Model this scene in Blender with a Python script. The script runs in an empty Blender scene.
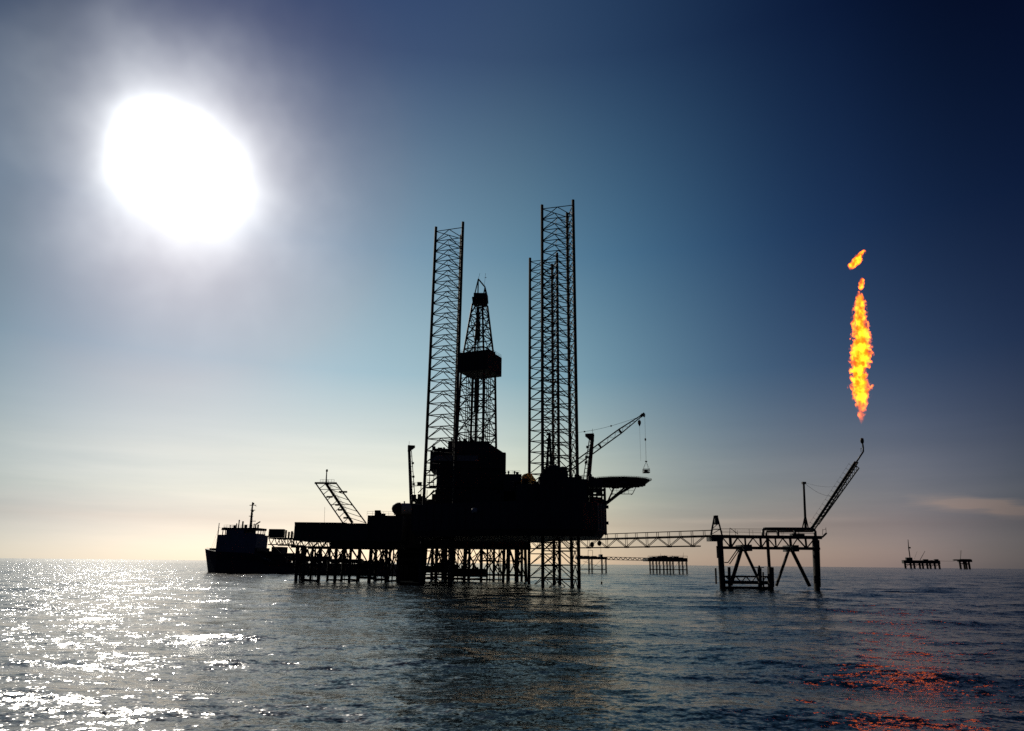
import bpy, math, random
import numpy as np
from mathutils import Vector, Matrix
random.seed(7)
sc = bpy.context.scene
COL = sc.collection

# ------------------------------------------------------------------ camera
FPX = 690.0; CX, CY = 512.0, 365.5; HC = 7.0
PITCH = math.radians(16.01); ROLL = math.radians(0.60)
_u0 = Vector((0, -math.sin(PITCH), math.cos(PITCH))); _fw = Vector((0, math.cos(PITCH), math.sin(PITCH)))
_rt = math.cos(ROLL) * Vector((1, 0, 0)) + math.sin(ROLL) * _u0
_up = -math.sin(ROLL) * Vector((1, 0, 0)) + math.cos(ROLL) * _u0
cd = bpy.data.cameras.new('camera'); cam = bpy.data.objects.new('camera', cd); COL.objects.link(cam)
cd.sensor_width = 36.0; cd.lens = FPX / 1024 * 36.0; cd.clip_start = 0.5; cd.clip_end = 100000.0
_m = Matrix.Identity(4)
for _i in range(3):
    _m[_i][0] = _rt[_i]; _m[_i][1] = _up[_i]; _m[_i][2] = -_fw[_i]
_m[2][3] = HC
cam.matrix_world = _m
sc.camera = cam

def W(px, py, D):
    """the world point seen at a pixel of the photograph, D metres out"""
    d = _fw + ((px - CX) / FPX) * _rt + ((CY - py) / FPX) * _up
    k = D / d.y
    return Vector((d.x * k, D, HC + d.z * k))
def ZZ(px, py, D): return W(px, py, D).z
def XX(px, D, py=545): return W(px, py, D).x

# ------------------------------------------------------------------ exposure, sun, sky
sc.view_settings.view_transform = 'Standard'; sc.view_settings.look = 'None'
sc.view_settings.exposure = 0.0; sc.view_settings.gamma = 1.0
SUN_EL, SUN_AZ = math.radians(28.9), math.radians(-28.96)
sun_dir = Vector((math.cos(SUN_EL) * math.sin(SUN_AZ), math.cos(SUN_EL) * math.cos(SUN_AZ), math.sin(SUN_EL)))
sc.cycles.use_denoising = False; sc.cycles.caustics_reflective = False; sc.cycles.caustics_refractive = False
sl = bpy.data.lights.new('sun', 'SUN'); sl.energy = 4.0; sl.angle = math.radians(0.5); sl.color = (1.0, 0.93, 0.80)
so = bpy.data.objects.new('sun', sl); COL.objects.link(so)
so.rotation_euler = sun_dir.to_track_quat('Z', 'Y').to_euler(); so.location = (-200, 300, 250)

world = bpy.data.worlds.new('World'); sc.world = world; world.use_nodes = True
nt = world.node_tree; N = nt.nodes; L = nt.links
bg = N['Background']; bg.inputs[1].default_value = 0.1
def mth(op, a, b=None, c=None, clamp=False, tree=None):
    t = tree or nt
    n = t.nodes.new('ShaderNodeMath'); n.operation = op; n.use_clamp = clamp
    for i, v in enumerate((a, b, c)):
        if v is None: continue
        if isinstance(v, (int, float)): n.inputs[i].default_value = v
        else: t.links.new(v, n.inputs[i])
    return n.outputs[0]
def ramp(fac, stops, tree=None, interp='LINEAR'):
    t = tree or nt
    n = t.nodes.new('ShaderNodeValToRGB'); cr = n.color_ramp; cr.interpolation = interp
    while len(cr.elements) < len(stops): cr.elements.new(0.5)
    for e, (p, c) in zip(cr.elements, stops): e.position = p
    for e, (p, c) in zip(cr.elements, stops): e.color = (c[0], c[1], c[2], 1)
    t.links.new(fac, n.inputs[0]); return n.outputs[0]
def mix(op, a, b, fac=1.0, tree=None):
    t = tree or nt
    n = t.nodes.new('ShaderNodeMix'); n.data_type = 'RGBA'; n.blend_type = op; n.clamp_factor = True
    for s, v in ((0, fac), (6, a), (7, b)):
        if isinstance(v, (int, float)): n.inputs[s].default_value = v
        elif isinstance(v, tuple): n.inputs[s].default_value = (*v, 1) if len(v) == 3 else v
        else: t.links.new(v, n.inputs[s])
    return n.outputs[2]
sky = N.new('ShaderNodeTexSky'); sky.sky_type = 'NISHITA'; sky.sun_disc = False
sky.sun_elevation = SUN_EL; sky.sun_rotation = SUN_AZ; sky.altitude = 0
sky.air_density = 1; sky.dust_density = 1; sky.ozone_density = 1
tc = N.new('ShaderNodeTexCoord')
nrm = N.new('ShaderNodeVectorMath'); nrm.operation = 'NORMALIZE'; L.new(tc.outputs['Generated'], nrm.inputs[0])
sep = N.new('ShaderNodeSeparateXYZ'); L.new(nrm.outputs[0], sep.inputs[0])
dx, dy, dz = sep.outputs
dot = N.new('ShaderNodeVectorMath'); dot.operation = 'DOT_PRODUCT'; L.new(nrm.outputs[0], dot.inputs[0]); dot.inputs[1].default_value = sun_dir
R2D = 57.29578
gam = mth('MULTIPLY', mth('ARCCOSINE', mth('MINIMUM', dot.outputs['Value'], 0.999999)), R2D)
elev = mth('MULTIPLY', mth('ARCSINE', dz), R2D)
azr = mth('SUBTRACT', mth('MULTIPLY', mth('ARCTAN2', dx, dy), R2D), math.degrees(SUN_AZ))
azw = mth('WRAP', azr, 180.0, -180.0)
# sky factors by sun angle, height and azimuth; edge dimming paints in lens vignetting
G = [(0, .793, .39, .268), (16, .428, .477, .49), (24, .355, .401, .49), (32, .255, .305, .493), (40, .171, .189, .399), (48, .105, .109, .318), (56, .14, .114, .339), (64, .217, .151, .505)]
E = [(0, 1.46, 1.6, 1.86), (3, 1.07, 1.02, 1.07), (5, 1.09, 1.07, 1.04), (8, 1.0, .995, .98), (15, .475, .667, .876), (25, .232, .418, .718), (40, .10, .18, .42)]
A = [(-170, .36, .54, .26), (-70, .36, .54, .26), (-10, .66, .71, .72), (0, .987, .987, .994), (10, 1.313, 1.236, 1.11), (20, 2.212, 1.945, 1.359), (30, 3.85, 3.03, 1.45), (45, 3.82, 3.65, 1.26), (58, 1.76, 2.15, .80), (66, .66, .92, .36), (75, .36, .54, .26)]
gR = ramp(mth('DIVIDE', gam, 64.0, clamp=True), [(k / 64, (r, g, b)) for k, r, g, b in G], interp='B_SPLINE')
eR = ramp(mth('DIVIDE', elev, 40.0, clamp=True), [(k / 40, (r / 2, g / 2, b / 2)) for k, r, g, b in E])
aR = ramp(mth('DIVIDE', mth('ADD', azw, 180.0), 360.0, clamp=True), [((k + 180) / 360, (r / 4, g / 4, b / 4)) for k, r, g, b in A], interp='B_SPLINE')
col = mix('MULTIPLY', mix('MULTIPLY', mix('MULTIPLY', sky.outputs[0], gR), eR), aR)
col = mix('MULTIPLY', col, (8.0, 8.0, 8.0))
# thin stratus near the horizon (noise in azimuth and height)
comb = N.new('ShaderNodeCombineXYZ'); L.new(mth('MULTIPLY', azw, 0.055), comb.inputs[0]); L.new(mth('MULTIPLY', elev, 0.62), comb.inputs[1])
cn = N.new('ShaderNodeTexNoise'); cn.inputs['Scale'].default_value = 1.0; cn.inputs['Detail'].default_value = 5; cn.inputs['Roughness'].default_value = .55
L.new(comb.outputs[0], cn.inputs['Vector'])
def bell(v, c, w):
    q = mth('DIVIDE', mth('SUBTRACT', v, c), w)
    return mth('EXPONENT', mth('MULTIPLY', mth('MULTIPLY', q, q), -1.0))
nz = mth('MULTIPLY', mth('SUBTRACT', cn.outputs[0], 0.5), 2.0)
low = mth('MULTIPLY', bell(elev, 5.0, 5.5), mth('MULTIPLY', nz, 0.15))
streak = mth('MULTIPLY', mth('MULTIPLY', bell(azw, 64.5, 6.0), bell(mth('ADD', elev, mth('MULTIPLY', mth('SUBTRACT', azw, 61.0), 0.12)), 4.35, 0.62)), mth('ADD', 0.95, mth('MULTIPLY', nz, 2.2)))
comb2 = N.new('ShaderNodeCombineXYZ'); L.new(mth('MULTIPLY', azw, 0.22), comb2.inputs[0]); L.new(mth('MULTIPLY', elev, 2.4), comb2.inputs[1])
cn2 = N.new('ShaderNodeTexNoise'); cn2.inputs['Scale'].default_value = 1.0; cn2.inputs['Detail'].default_value = 4; L.new(comb2.outputs[0], cn2.inputs['Vector'])
streak = mth('MULTIPLY', mth('SUBTRACT', mth('ADD', streak, mth('MULTIPLY', mth('SUBTRACT', cn2.outputs[0], 0.5), 0.9)), 0.24), 2.0, clamp=True)
streak = mth('MULTIPLY', streak, bell(azw, 64.5, 9.0)); streak = mth('MULTIPLY', streak, bell(elev, 4.3, 1.6))
streak2 = mth('MULTIPLY', mth('MULTIPLY', bell(azw, 48.5, 5.5), bell(elev, 3.35, 0.22)), mth('ADD', 0.35, mth('MULTIPLY', nz, 1.2)))
bank = mth('MULTIPLY', mth('MULTIPLY', mth('SUBTRACT', 10.6, mth('ADD', elev, mth('MULTIPLY', nz, 1.2))), 0.7, clamp=True), mth('MULTIPLY', bell(azw, -8.0, 18.0), bell(elev, 8.0, 4.0)))
cl = mth('ADD', mth('ADD', low, mth('ADD', 1.0, mth('MULTIPLY', bank, 0.05))), mth('ADD', mth('MULTIPLY', streak, 0.44), mth('MULTIPLY', streak2, 0.5)))
cc = N.new('ShaderNodeCombineXYZ')
L.new(mth('POWER', cl, 1.25), cc.inputs[0]); L.new(cl, cc.inputs[1]); L.new(mth('POWER', cl, 0.8), cc.inputs[2])
col = mix('MULTIPLY', col, cc.outputs[0])
warm = N.new('ShaderNodeCombineXYZ'); warm.inputs[1].default_value = 1.0
L.new(mth('ADD', 1.0, mth('MULTIPLY', streak, 0.16)), warm.inputs[0]); L.new(mth('SUBTRACT', 1.0, mth('MULTIPLY', streak, 0.14)), warm.inputs[2])
col = mix('MULTIPLY', col, warm.outputs[0])
# camera bloom round the sun, painted into the sky as a drawn-out glow
da = mth('MULTIPLY', azr, math.cos(SUN_EL)); de = mth('SUBTRACT', elev, math.degrees(SUN_EL))
ax1 = mth('ADD', mth('MULTIPLY', da, 0.80), mth('MULTIPLY', de, -0.60))
ax2 = mth('ADD', mth('MULTIPLY', da, 0.60), mth('MULTIPLY', de, 0.80))
an = N.new('ShaderNodeTexNoise'); an.inputs['Scale'].default_value = 9.0; an.inputs['Detail'].default_value = 3
L.new(nrm.outputs[0], an.inputs['Vector'])
el2 = mth('SQRT', mth('ADD', mth('POWER', mth('DIVIDE', ax1, 1.12), 2.0), mth('POWER', ax2, 2.0)))
el2 = mth('MULTIPLY', el2, mth('ADD', 0.68, mth('MULTIPLY', an.outputs[0], 0.64)))
def glow(scale, power, amp, dist):
    return mth('MULTIPLY', mth('EXPONENT', mth('MULTIPLY', mth('POWER', mth('DIVIDE', dist, scale), power), -1.0)), amp)
lobe = mth('SQRT', mth('ADD', mth('POWER', mth('SUBTRACT', ax1, 3.1), 2.0), mth('POWER', mth('SUBTRACT', ax2, 0.4), 2.0)))
lobe = mth('MULTIPLY', lobe, mth('ADD', 0.8, mth('MULTIPLY', an.outputs[0], 0.4)))
au = mth('ADD', mth('ADD', mth('ADD', glow(2.4, 2.2, 60.0, el2), glow(3.9, 1.5, 13.0, el2)), glow(6.0, 1.4, 3.8, el2)), glow(3.0, 1.6, 7.0, lobe))
auc = N.new('ShaderNodeVectorMath'); auc.operation = 'SCALE'; auc.inputs[0].default_value = (0.965, 0.99, 0.965); L.new(au, auc.inputs['Scale'])
col = mix('ADD', col, auc.outputs[0])
L.new(col, bg.inputs[0])

# ------------------------------------------------------------------ materials
MATS = {}
def steel(name, base, rough=0.6, rust=0.35, metal=0.0, scale=0.5):
    m = bpy.data.materials.new(name); m.use_nodes = True; t = m.node_tree
    b = t.nodes['Principled BSDF']
    c = t.nodes.new('ShaderNodeTexCoord')
    n = t.nodes.new('ShaderNodeTexNoise'); n.inputs['Scale'].default_value = scale; n.inputs['Detail'].default_value = 8; n.inputs['Roughness'].default_value = .65
    t.links.new(c.outputs['Object'], n.inputs['Vector'])
    r = ramp(n.outputs[0], [(0.30, tuple(v * .75 for v in base)), (0.52, base), (0.64, tuple(v * 1.1 for v in base)), (0.72, tuple(v * (1 - rust) + w * rust for v, w in zip(base, (.09, .035, .015))))], tree=t)
    t.links.new(r, b.inputs['Base Color'])
    b.inputs['Roughness'].default_value = rough; b.inputs['Metallic'].default_value = metal
    b.inputs['Specular IOR Level'].default_value = 0.15
    bp = t.nodes.new('ShaderNodeBump'); bp.inputs['Strength'].default_value = .25; bp.inputs['Distance'].default_value = .05
    n2 = t.nodes.new('ShaderNodeTexNoise'); n2.inputs['Scale'].default_value = scale * 8; n2.inputs['Detail'].default_value = 4
    t.links.new(c.outputs['Object'], n2.inputs['Vector']); t.links.new(n2.outputs[0], bp.inputs['Height']); t.links.new(bp.outputs[0], b.inputs['Normal'])
    MATS[name] = m; return m
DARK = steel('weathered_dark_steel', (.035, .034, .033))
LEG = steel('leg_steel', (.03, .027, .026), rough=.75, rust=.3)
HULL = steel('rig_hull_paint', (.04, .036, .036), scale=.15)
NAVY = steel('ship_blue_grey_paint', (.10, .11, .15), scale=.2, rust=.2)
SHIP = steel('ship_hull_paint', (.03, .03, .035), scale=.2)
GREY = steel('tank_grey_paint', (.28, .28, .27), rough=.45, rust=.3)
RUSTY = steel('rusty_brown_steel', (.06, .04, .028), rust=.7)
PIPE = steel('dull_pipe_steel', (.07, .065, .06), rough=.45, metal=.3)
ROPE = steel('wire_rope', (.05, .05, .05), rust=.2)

FASC = steel('faded_grey_paint', (.13, .14, .15), rust=.2)
def canvas_mat():
    m = bpy.data.materials.new('tan_canvas'); m.use_nodes = True; t = m.node_tree
    b = t.nodes['Principled BSDF']; b.inputs['Base Color'].default_value = (.75, .55, .28, 1); b.inputs['Roughness'].default_value = .9
    tr = t.nodes.new('ShaderNodeBsdfTranslucent'); tr.inputs[0].default_value = (.85, .60, .28, 1)
    mx = t.nodes.new('ShaderNodeMixShader'); mx.inputs[0].default_value = .8
    t.links.new(b.outputs[0], mx.inputs[1]); t.links.new(tr.outputs[0], mx.inputs[2])
    t.links.new(mx.outputs[0], t.nodes['Material Output'].inputs[0]); return m
CANVAS = canvas_mat()

# ------------------------------------------------------------------ mesh builder
ORG = {}
class MB:
    def __init__(s): s.v = []; s.f = []; s.sm = False
    def _add(s, vs, fs):
        o = len(s.v); s.v += [tuple(v) for v in vs]; s.f += [tuple(i + o for i in f) for f in fs]; return s
    def bar(s, p, q, r, n=5, r2=None):
        p, q = Vector(p), Vector(q); d = q - p
        if d.length < 1e-6: return s
        d.normalize(); a = d.orthogonal().normalized(); b = d.cross(a); r2 = r if r2 is None else r2
        vs = []
        for c, rr in ((p, r), (q, r2)):
            for i in range(n):
                t = 2 * math.pi * i / n; vs.append(c + a * (rr * math.cos(t)) + b * (rr * math.sin(t)))
        fs = [(i, (i + 1) % n, n + (i + 1) % n, n + i) for i in range(n)] + [tuple(range(n))[::-1], tuple(range(n, 2 * n))]
        return s._add(vs, fs)
    def path(s, pts, r, n=6):
        for p, q in zip(pts, pts[1:]): s.bar(p, q, r, n)
        return s
    def box(s, x0, x1, y0, y1, z0, z1):
        return s._add([(x, y, z) for z in (z0, z1) for x, y in ((x0, y0), (x1, y0), (x1, y1), (x0, y1))],
                      [(3, 2, 1, 0), (4, 5, 6, 7), (0, 1, 5, 4), (1, 2, 6, 5), (2, 3, 7, 6), (3, 0, 4, 7)])
    def obox(s, c, ax, ay, az):          # oriented box: centre and three half-axis vectors
        c, ax, ay, az = map(Vector, (c, ax, ay, az))
        return s._add([c + sx * ax + sy * ay + sz * az for sz in (-1, 1) for sx, sy in ((-1, -1), (1, -1), (1, 1), (-1, 1))],
                      [(3, 2, 1, 0), (4, 5, 6, 7), (0, 1, 5, 4), (1, 2, 6, 5), (2, 3, 7, 6), (3, 0, 4, 7)])
    def prism(s, poly, z0, z1, inset=0.0):
        n = len(poly); cx = sum(p[0] for p in poly) / n; cy = sum(p[1] for p in poly) / n
        low = [(cx + (x - cx) * (1 - inset), cy + (y - cy) * (1 - inset), z0) for x, y in poly]
        return s._add(low + [(x, y, z1) for x, y in poly],
                      [tuple(range(n))[::-1], tuple(range(n, 2 * n))] + [(i, (i + 1) % n, n + (i + 1) % n, n + i) for i in range(n)])
    def lathe(s, c, prof, n=16, axis=(0, 0, 1)):   # prof: (radius, height along the axis)
        c = Vector(c); d = Vector(axis).normalized(); a = d.orthogonal().normalized(); b = d.cross(a)
        vs = []; m = len(prof)
        for r, h in prof:
            for i in range(n):
                t = 2 * math.pi * i / n; vs.append(c + d * h + a * (r * math.cos(t)) + b * (r * math.sin(t)))
        fs = [(j * n + i, j * n + (i + 1) % n, (j + 1) * n + (i + 1) % n, (j + 1) * n + i) for j in range(m - 1) for i in range(n)]
        fs += [tuple(range(n))[::-1], tuple(range((m - 1) * n, m * n))]
        return s._add(vs, fs)
    def ball(s, c, r, sz=1.0, n=12, m=8):
        return s.lathe(c, [(max(.01, r * math.sin(math.pi * j / m)), -r * sz * math.cos(math.pi * j / m)) for j in range(m + 1)], n)
    def build(s, name, mat, parent=None, org=None, smooth=False):
        o0 = ORG.get(parent.name, Vector((0, 0, 0))) if parent else Vector((0, 0, 0))
        og = Vector(org) if org is not None else (o0 if parent else Vector((0, 0, 0)))
        me = bpy.data.meshes.new(name); me.from_pydata([tuple(Vector(v) - og) for v in s.v], [], s.f); me.update()
        if smooth:
            for p in me.polygons: p.use_smooth = len(p.vertices) == 4
        me.materials.append(mat)
        o = bpy.data.objects.new(name, me); COL.objects.link(o)
        if parent: o.parent = parent; o.location = og - o0
        else: o.location = og
        ORG[o.name] = og; return o
def empty(name, loc, parent=None):
    o = bpy.data.objects.new(name, None); COL.objects.link(o); loc = Vector(loc)
    if parent: o.parent = parent; o.location = loc - ORG[parent.name]
    else: o.location = loc
    o.empty_display_size = 1.0; ORG[o.name] = loc; return o
def thing(name, loc, label, cat, group=None):
    o = empty(name, loc); o['label'] = label; o['category'] = cat
    if group: o['group'] = group
    return o
def tag(o, label, cat, group=None, kind=None):
    if label: o['label'] = label
    if cat: o['category'] = cat
    if group: o['group'] = group
    if kind: o['kind'] = kind
    return o
def share(src, name, parent, world):
    o = bpy.data.objects.new(name, src.data); COL.objects.link(o); o.parent = parent
    o.location = Vector(world) - ORG[parent.name]; ORG[o.name] = Vector(world); return o
def lerp(a, b, t): return Vector(a) * (1 - t) + Vector(b) * t
def rail(mb, pts, h=1.1, step=1.8, r=.04, closed=False):
    pts = [Vector(p) for p in pts]
    if closed: pts = pts + [pts[0]]
    for p, q in zip(pts, pts[1:]):
        n = max(1, int((q - p).length / step))
        for i in range(n + 1):
            b = lerp(p, q, i / n); mb.bar(b, b + Vector((0, 0, h)), r, 4)
        for k in (.5, 1.0): mb.bar(p + Vector((0, 0, h * k)), q + Vector((0, 0, h * k)), r, 4)
    return mb
def bars(name, segs, r, mat, parent, n=5):   # every member an object of its own
    for p, q in segs: MB().bar(p, q, r, n).build(name, mat, parent)

# ------------------------------------------------------------------ sea
def make_sea():
    rng = np.random.default_rng(11)
    dth = math.radians(92) / 680
    front = np.arange(-340, 341) * dth
    back = np.linspace(front[-1], 2 * math.pi + front[0], 48)[1:-1]
    th = np.concatenate([front, back]); nc = len(th)
    r = [2.0, 8.0, 14.0, 20.0]
    while r[-1] < 2600: r.append(r[-1] * 1.0047)
    while r[-1] < 60000: r.append(r[-1] * 1.035)
    r = np.array(r); nr = len(r)
    rr, tt = np.meshgrid(r, th, indexing='ij')
    x = rr * np.sin(tt); y = rr * np.cos(tt)
    cell = rr * 0.0047
    z = np.zeros_like(x); hx = np.zeros_like(x); hy = np.zeros_like(x)
    wind = math.radians(-100)
    nW = 120
    lam = np.exp(np.concatenate([rng.uniform(math.log(0.7), math.log(9), 80), rng.uniform(math.log(9), math.log(34), 40)]))
    for k in range(nW):
        l = lam[k]; kk = 2 * math.pi / l
        spread = 0.40 if l > 6 else 0.62
        a = wind + rng.normal(0, spread)
        slope = 0.0132 * (1.1 if l > 3 else 1.0)
        amp = slope / kk; ph = rng.uniform(0, 2 * math.pi)
        fade = np.clip((l / cell - 2.0) / 2.0, 0, 1)
        arg = kk * (x * math.cos(a) + y * math.sin(a)) + ph
        # patches: wave groups come and go
        grp = 0.65 + 0.5 * np.sin(kk * 0.13 * (x * math.cos(a + .9) + y * math.sin(a + .9)) + ph * 2)
        s_, c_ = np.sin(arg), np.cos(arg)
        z += amp * fade * grp * c_
        hx -= 0.85 * amp * fade * grp * s_ * math.cos(a); hy -= 0.85 * amp * fade * grp * s_ * math.sin(a)
    front_mask = np.clip((np.cos(tt) - 0.70) / 0.05, 0, 1)
    z *= front_mask; x = x + hx * front_mask; y = y + hy * front_mask
    v = np.stack([x, y, z], -1).reshape(-1, 3)
    i = np.arange(nr - 1)[:, None] * nc; j = np.arange(nc)[None, :]; j2 = (j + 1) % nc
    f = np.stack([i + j, i + nc + j, i + nc + j2, i + j2], -1).reshape(-1, 4)
    # close the middle
    cidx = len(v); v = np.vstack([v, [[0, 0, 0]]])
    tri = np.stack([np.full(nc, cidx), np.arange(nc), (np.arange(nc) + 1) % nc], -1)
    me = bpy.data.meshes.new('sea')
    nl = f.size + tri.size; npoly = len(f) + len(tri)
    me.vertices.add(len(v)); me.vertices.foreach_set('co', v.astype(np.float32).ravel())
    me.loops.add(nl); me.loops.foreach_set('vertex_index', np.concatenate([f.ravel()[:], tri.ravel()]).astype(np.int32))
    me.polygons.add(npoly)
    st = np.concatenate([np.arange(len(f)) * 4, len(f) * 4 + np.arange(len(tri)) * 3]).astype(np.int32)
    me.polygons.foreach_set('loop_start', st)
    me.polygons.foreach_set('use_smooth', np.ones(npoly, dtype=bool))
    me.update(calc_edges=True); me.validate()
    o = bpy.data.objects.new('sea', me); COL.objects.link(o)
    m = bpy.data.materials.new('sea_water'); m.use_nodes = True; t = m.node_tree; b = t.nodes['Principled BSDF']
    b.inputs['Base Color'].default_value = (.0005, .0026, .0045, 1)
    b.inputs['Roughness'].default_value = .135; b.inputs['IOR'].default_value = 1.28
    geo = t.nodes.new('ShaderNodeNewGeometry')
    def ripples(scale, det, stretch, rot, k):
        mp = t.nodes.new('ShaderNodeMapping'); mp.inputs['Rotation'].default_value = (0, 0, rot); mp.inputs['Scale'].default_value = (stretch, 1, 1)
        t.links.new(geo.outputs['Position'], mp.inputs['Vector'])
        n = t.nodes.new('ShaderNodeTexNoise'); n.inputs['Scale'].default_value = scale; n.inputs['Detail'].default_value = det; n.inputs['Roughness'].default_value = .6
        t.links.new(mp.outputs[0], n.inputs['Vector'])
        v = t.nodes.new('ShaderNodeVectorMath'); v.operation = 'SUBTRACT'; t.links.new(n.outputs['Color'], v.inputs[0]); v.inputs[1].default_value = (.5, .5, .5)
        w = t.nodes.new('ShaderNodeVectorMath'); w.operation = 'MULTIPLY'; t.links.new(v.outputs[0], w.inputs[0]); w.inputs[1].default_value = (k * .66, k * .5, 0)
        return w.outputs[0]
    def vadd(a, b):
        v = t.nodes.new('ShaderNodeVectorMath'); v.operation = 'ADD'; t.links.new(a, v.inputs[0]); t.links.new(b, v.inputs[1]); return v.outputs[0]
    sl_ = vadd(vadd(vadd(ripples(.2, 1, .5, .1, .3), ripples(.7, 1, .6, .25, .7)), ripples(2.1, 1, .65, -.3, 1.0)), ripples(6.5, 1, .75, .1, .9))
    nv = t.nodes.new('ShaderNodeVectorMath'); nv.operation = 'NORMALIZE'; t.links.new(vadd(geo.outputs['Normal'], sl_), nv.inputs[0])
    t.links.new(nv.outputs[0], b.inputs['Normal'])
    me.materials.append(m)
    tag(o, 'dark choppy sea with sun glitter reaching to the horizon', 'sea', kind='structure')
make_sea()

# ------------------------------------------------------------------ jack-up rig
def px_poly(pts): return [(XX(p, d), d) for p, d in pts]
rig = thing('jackup_rig', (0, 245, 0), 'huge dark jack-up drilling rig standing on three tall lattice legs', 'drilling rig')
hull_poly = [(-33, 236), (-20, 228), (2, 216), (22, 215), (27, 219), (31.0, 229), (30.5, 243), (27, 252), (14, 275), (-4, 280), (-31, 272), (-34, 262)]
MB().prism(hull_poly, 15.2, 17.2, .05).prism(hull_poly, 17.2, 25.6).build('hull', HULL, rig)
fb = MB()
for k in range(len(hull_poly)):
    p, q = hull_poly[k], hull_poly[(k + 1) % len(hull_poly)]
    n = max(1, int(math.dist(p, q) / 3))
    for i in range(n):
        a = lerp((*p, 0), (*q, 0), i / n); fb.box(a.x - .15, a.x + .15, a.y - .15, a.y + .15, 17.4, 25.4)
fb.build('hull_stiffener', HULL, rig)
def leg_on(cA, cB, cC, ztop=132.0):
    cs = [Vector((c.x, c.y, 0)) for c in (cA, cB, cC)]; ctr = sum(cs, Vector()) / 3
    leg = empty('leg', (ctr.x, ctr.y, 0), rig)
    for c, zt in zip(cs, (cA.z, cB.z, cC.z)):
        MB().bar((c.x, c.y, -5), (c.x, c.y, zt), .54, 8).build('chord', LEG, leg)
    hb = 4.28; proto = None; zmin = min(cA.z, cB.z, cC.z)
    k = 0; z = -2.0
    hb = (zmin - 1.6 - z) / 31
    while z + hb < zmin - .2:
        if proto is None:
            mb = MB()
            for i in range(3):
                p, q = cs[i], cs[(i + 1) % 3]; m_ = (p + q) / 2
                up = Vector((0, 0, hb)); base = Vector((0, 0, z))
                mb.bar(p + base, q + base, .17, 5)
                mb.bar(p + base - Vector((0, 0, 0)) , m_ + base + up, .16, 5); mb.bar(q + base, m_ + base + up, .16, 5)
                mb.bar(m_ + base, (cs[(i + 1) % 3] + cs[(i + 2) % 3]) / 2 + base, .09, 4)
                mb.bar((p.x, p.y, z - .35), (p.x, p.y, z + .35), .5, 6)
            proto = mb.build('lattice_bay', LEG, leg, org=(ctr.x, ctr.y, z))
        else:
            share(proto, 'lattice_bay', leg, (ctr.x, ctr.y, z))
        k += 1; z += hb
    tp_ = MB()
    for i in range(3): tp_.bar(cs[i] + Vector((0, 0, z)), cs[(i + 1) % 3] + Vector((0, 0, z)), .16, 5)
    tp_.build('top_frame', LEG, leg)
    return leg
leg_on(W(542, 205, 228), W(573, 200, 225), W(567, 213, 234))
leg_on(W(436, 227, 243), W(463, 222, 239.5), W(461.3, 235, 249))
leg_on(W(530, 258, 263), W(557, 253, 260), W(552, 264, 270))
# deckhouses, each a block with ribs and a parapet
def block(name, parent, mat, px0, px1, D0, D1, ytop, ybot=None, z0=None, ribs=True):
    x0, x1 = XX(px0, D0), XX(px1, D0); pm = (px0 + px1) / 2
    zt = ZZ(pm, ytop, D0); zb = ZZ(pm, ybot, D0) if ybot is not None else z0
    mb = MB().box(x0, x1, D0, D1, zb, zt)
    if ribs:
        n = max(2, int((x1 - x0) / 1.6))
        for i in range(n + 1):
            x = x0 + (x1 - x0) * i / n; mb.box(x - .06, x + .06, D0 - .1, D0 - .003, zb + .1, zt - .1)
    return mb.build(name, mat, parent)
block('deckhouse', rig, HULL, 540, 588, 218, 230, 479.5, z0=25.6)
block('deckhouse', rig, HULL, 516, 540, 222, 240, 484, z0=25.6)
block('deckhouse', rig, HULL, 503, 521, 236, 262, 474, z0=25.6)
block('deckhouse', rig, DARK, 470, 516, 236, 250, 491, z0=25.6)
block('deckhouse', rig, HULL, 430, 470, 252, 264, 494, z0=25.6)
# jack houses round each leg top side of the hull
for (a, b, D, yt) in ((539, 579, 224, 477), (522, 560, 258, 484)):
    x0, x1 = XX(a, D), XX(b, D); zt = ZZ((a + b) / 2, yt, D)
    j = MB()
    for (u0, u1, v0, v1) in ((x0, x0 + 1.5, D, D + 13), (x1 - 1.5, x1, D, D + 13), (x0, x1, D - .5, D + .5), (x0, x1, D + 12.5, D + 13.5)):
        j.box(u0, u1, v0, v1, 25.8, zt)
    j.build('jack_house', HULL, rig)
# open framework under the helideck, where light shows through
fr = MB(); Df = 226
for p in (588, 593, 597, 602): fr.bar(W(p, 505, Df), (W(p, 505, Df).x, Df, ZZ(p, 484, Df)), .28, 5)
for y in (489.5, 494.5, 503): fr.obox((W(595.5, y, Df) + Vector((0, 1.4, 0))), (2.9, 0, 0), (0, 1.0, 0), (0, 0, .3))
for p, y, w, h in ((590, 492, 1.0, 1.0), (595, 500, .9, 1.0), (599.5, 491.6, .8, .9), (591, 500, .6, 1.2), (600, 500.2, .8, .9)):
    c = W(p, y, Df + 1); fr.box(c.x - w, c.x + w, Df + .5, Df + 2.5, c.z - h, c.z + h)
fr.build('deck_frame', DARK, rig)
block('roof_deck', rig, DARK, 566, 604.5, 225, 245, 479, ybot=486.5, ribs=False)
MB().prism([(26.2, 222), (30.6, 229), (30.2, 243), (26, 250)], 25.6, 27.5).build('upper_deck', HULL, rig)
# escape caisson down the right side
cs = MB(); p = W(604.6, 490, 231); cs.bar((p.x, 231, ZZ(604, 488, 231)), (p.x, 231, ZZ(604, 535, 231)), .42, 8)
for y in (501, 512, 523, 531): q = W(604, y, 231); cs.bar(q, q + Vector((-2.2, 0, 0)), .2, 5)
for y in (507, 523): q = W(606.3, y, 231); cs.box(q.x - .3, q.x + .7, 230.6, 231.4, q.z - .5, q.z + .5)
cs.build('caisson', DARK, rig)
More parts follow.
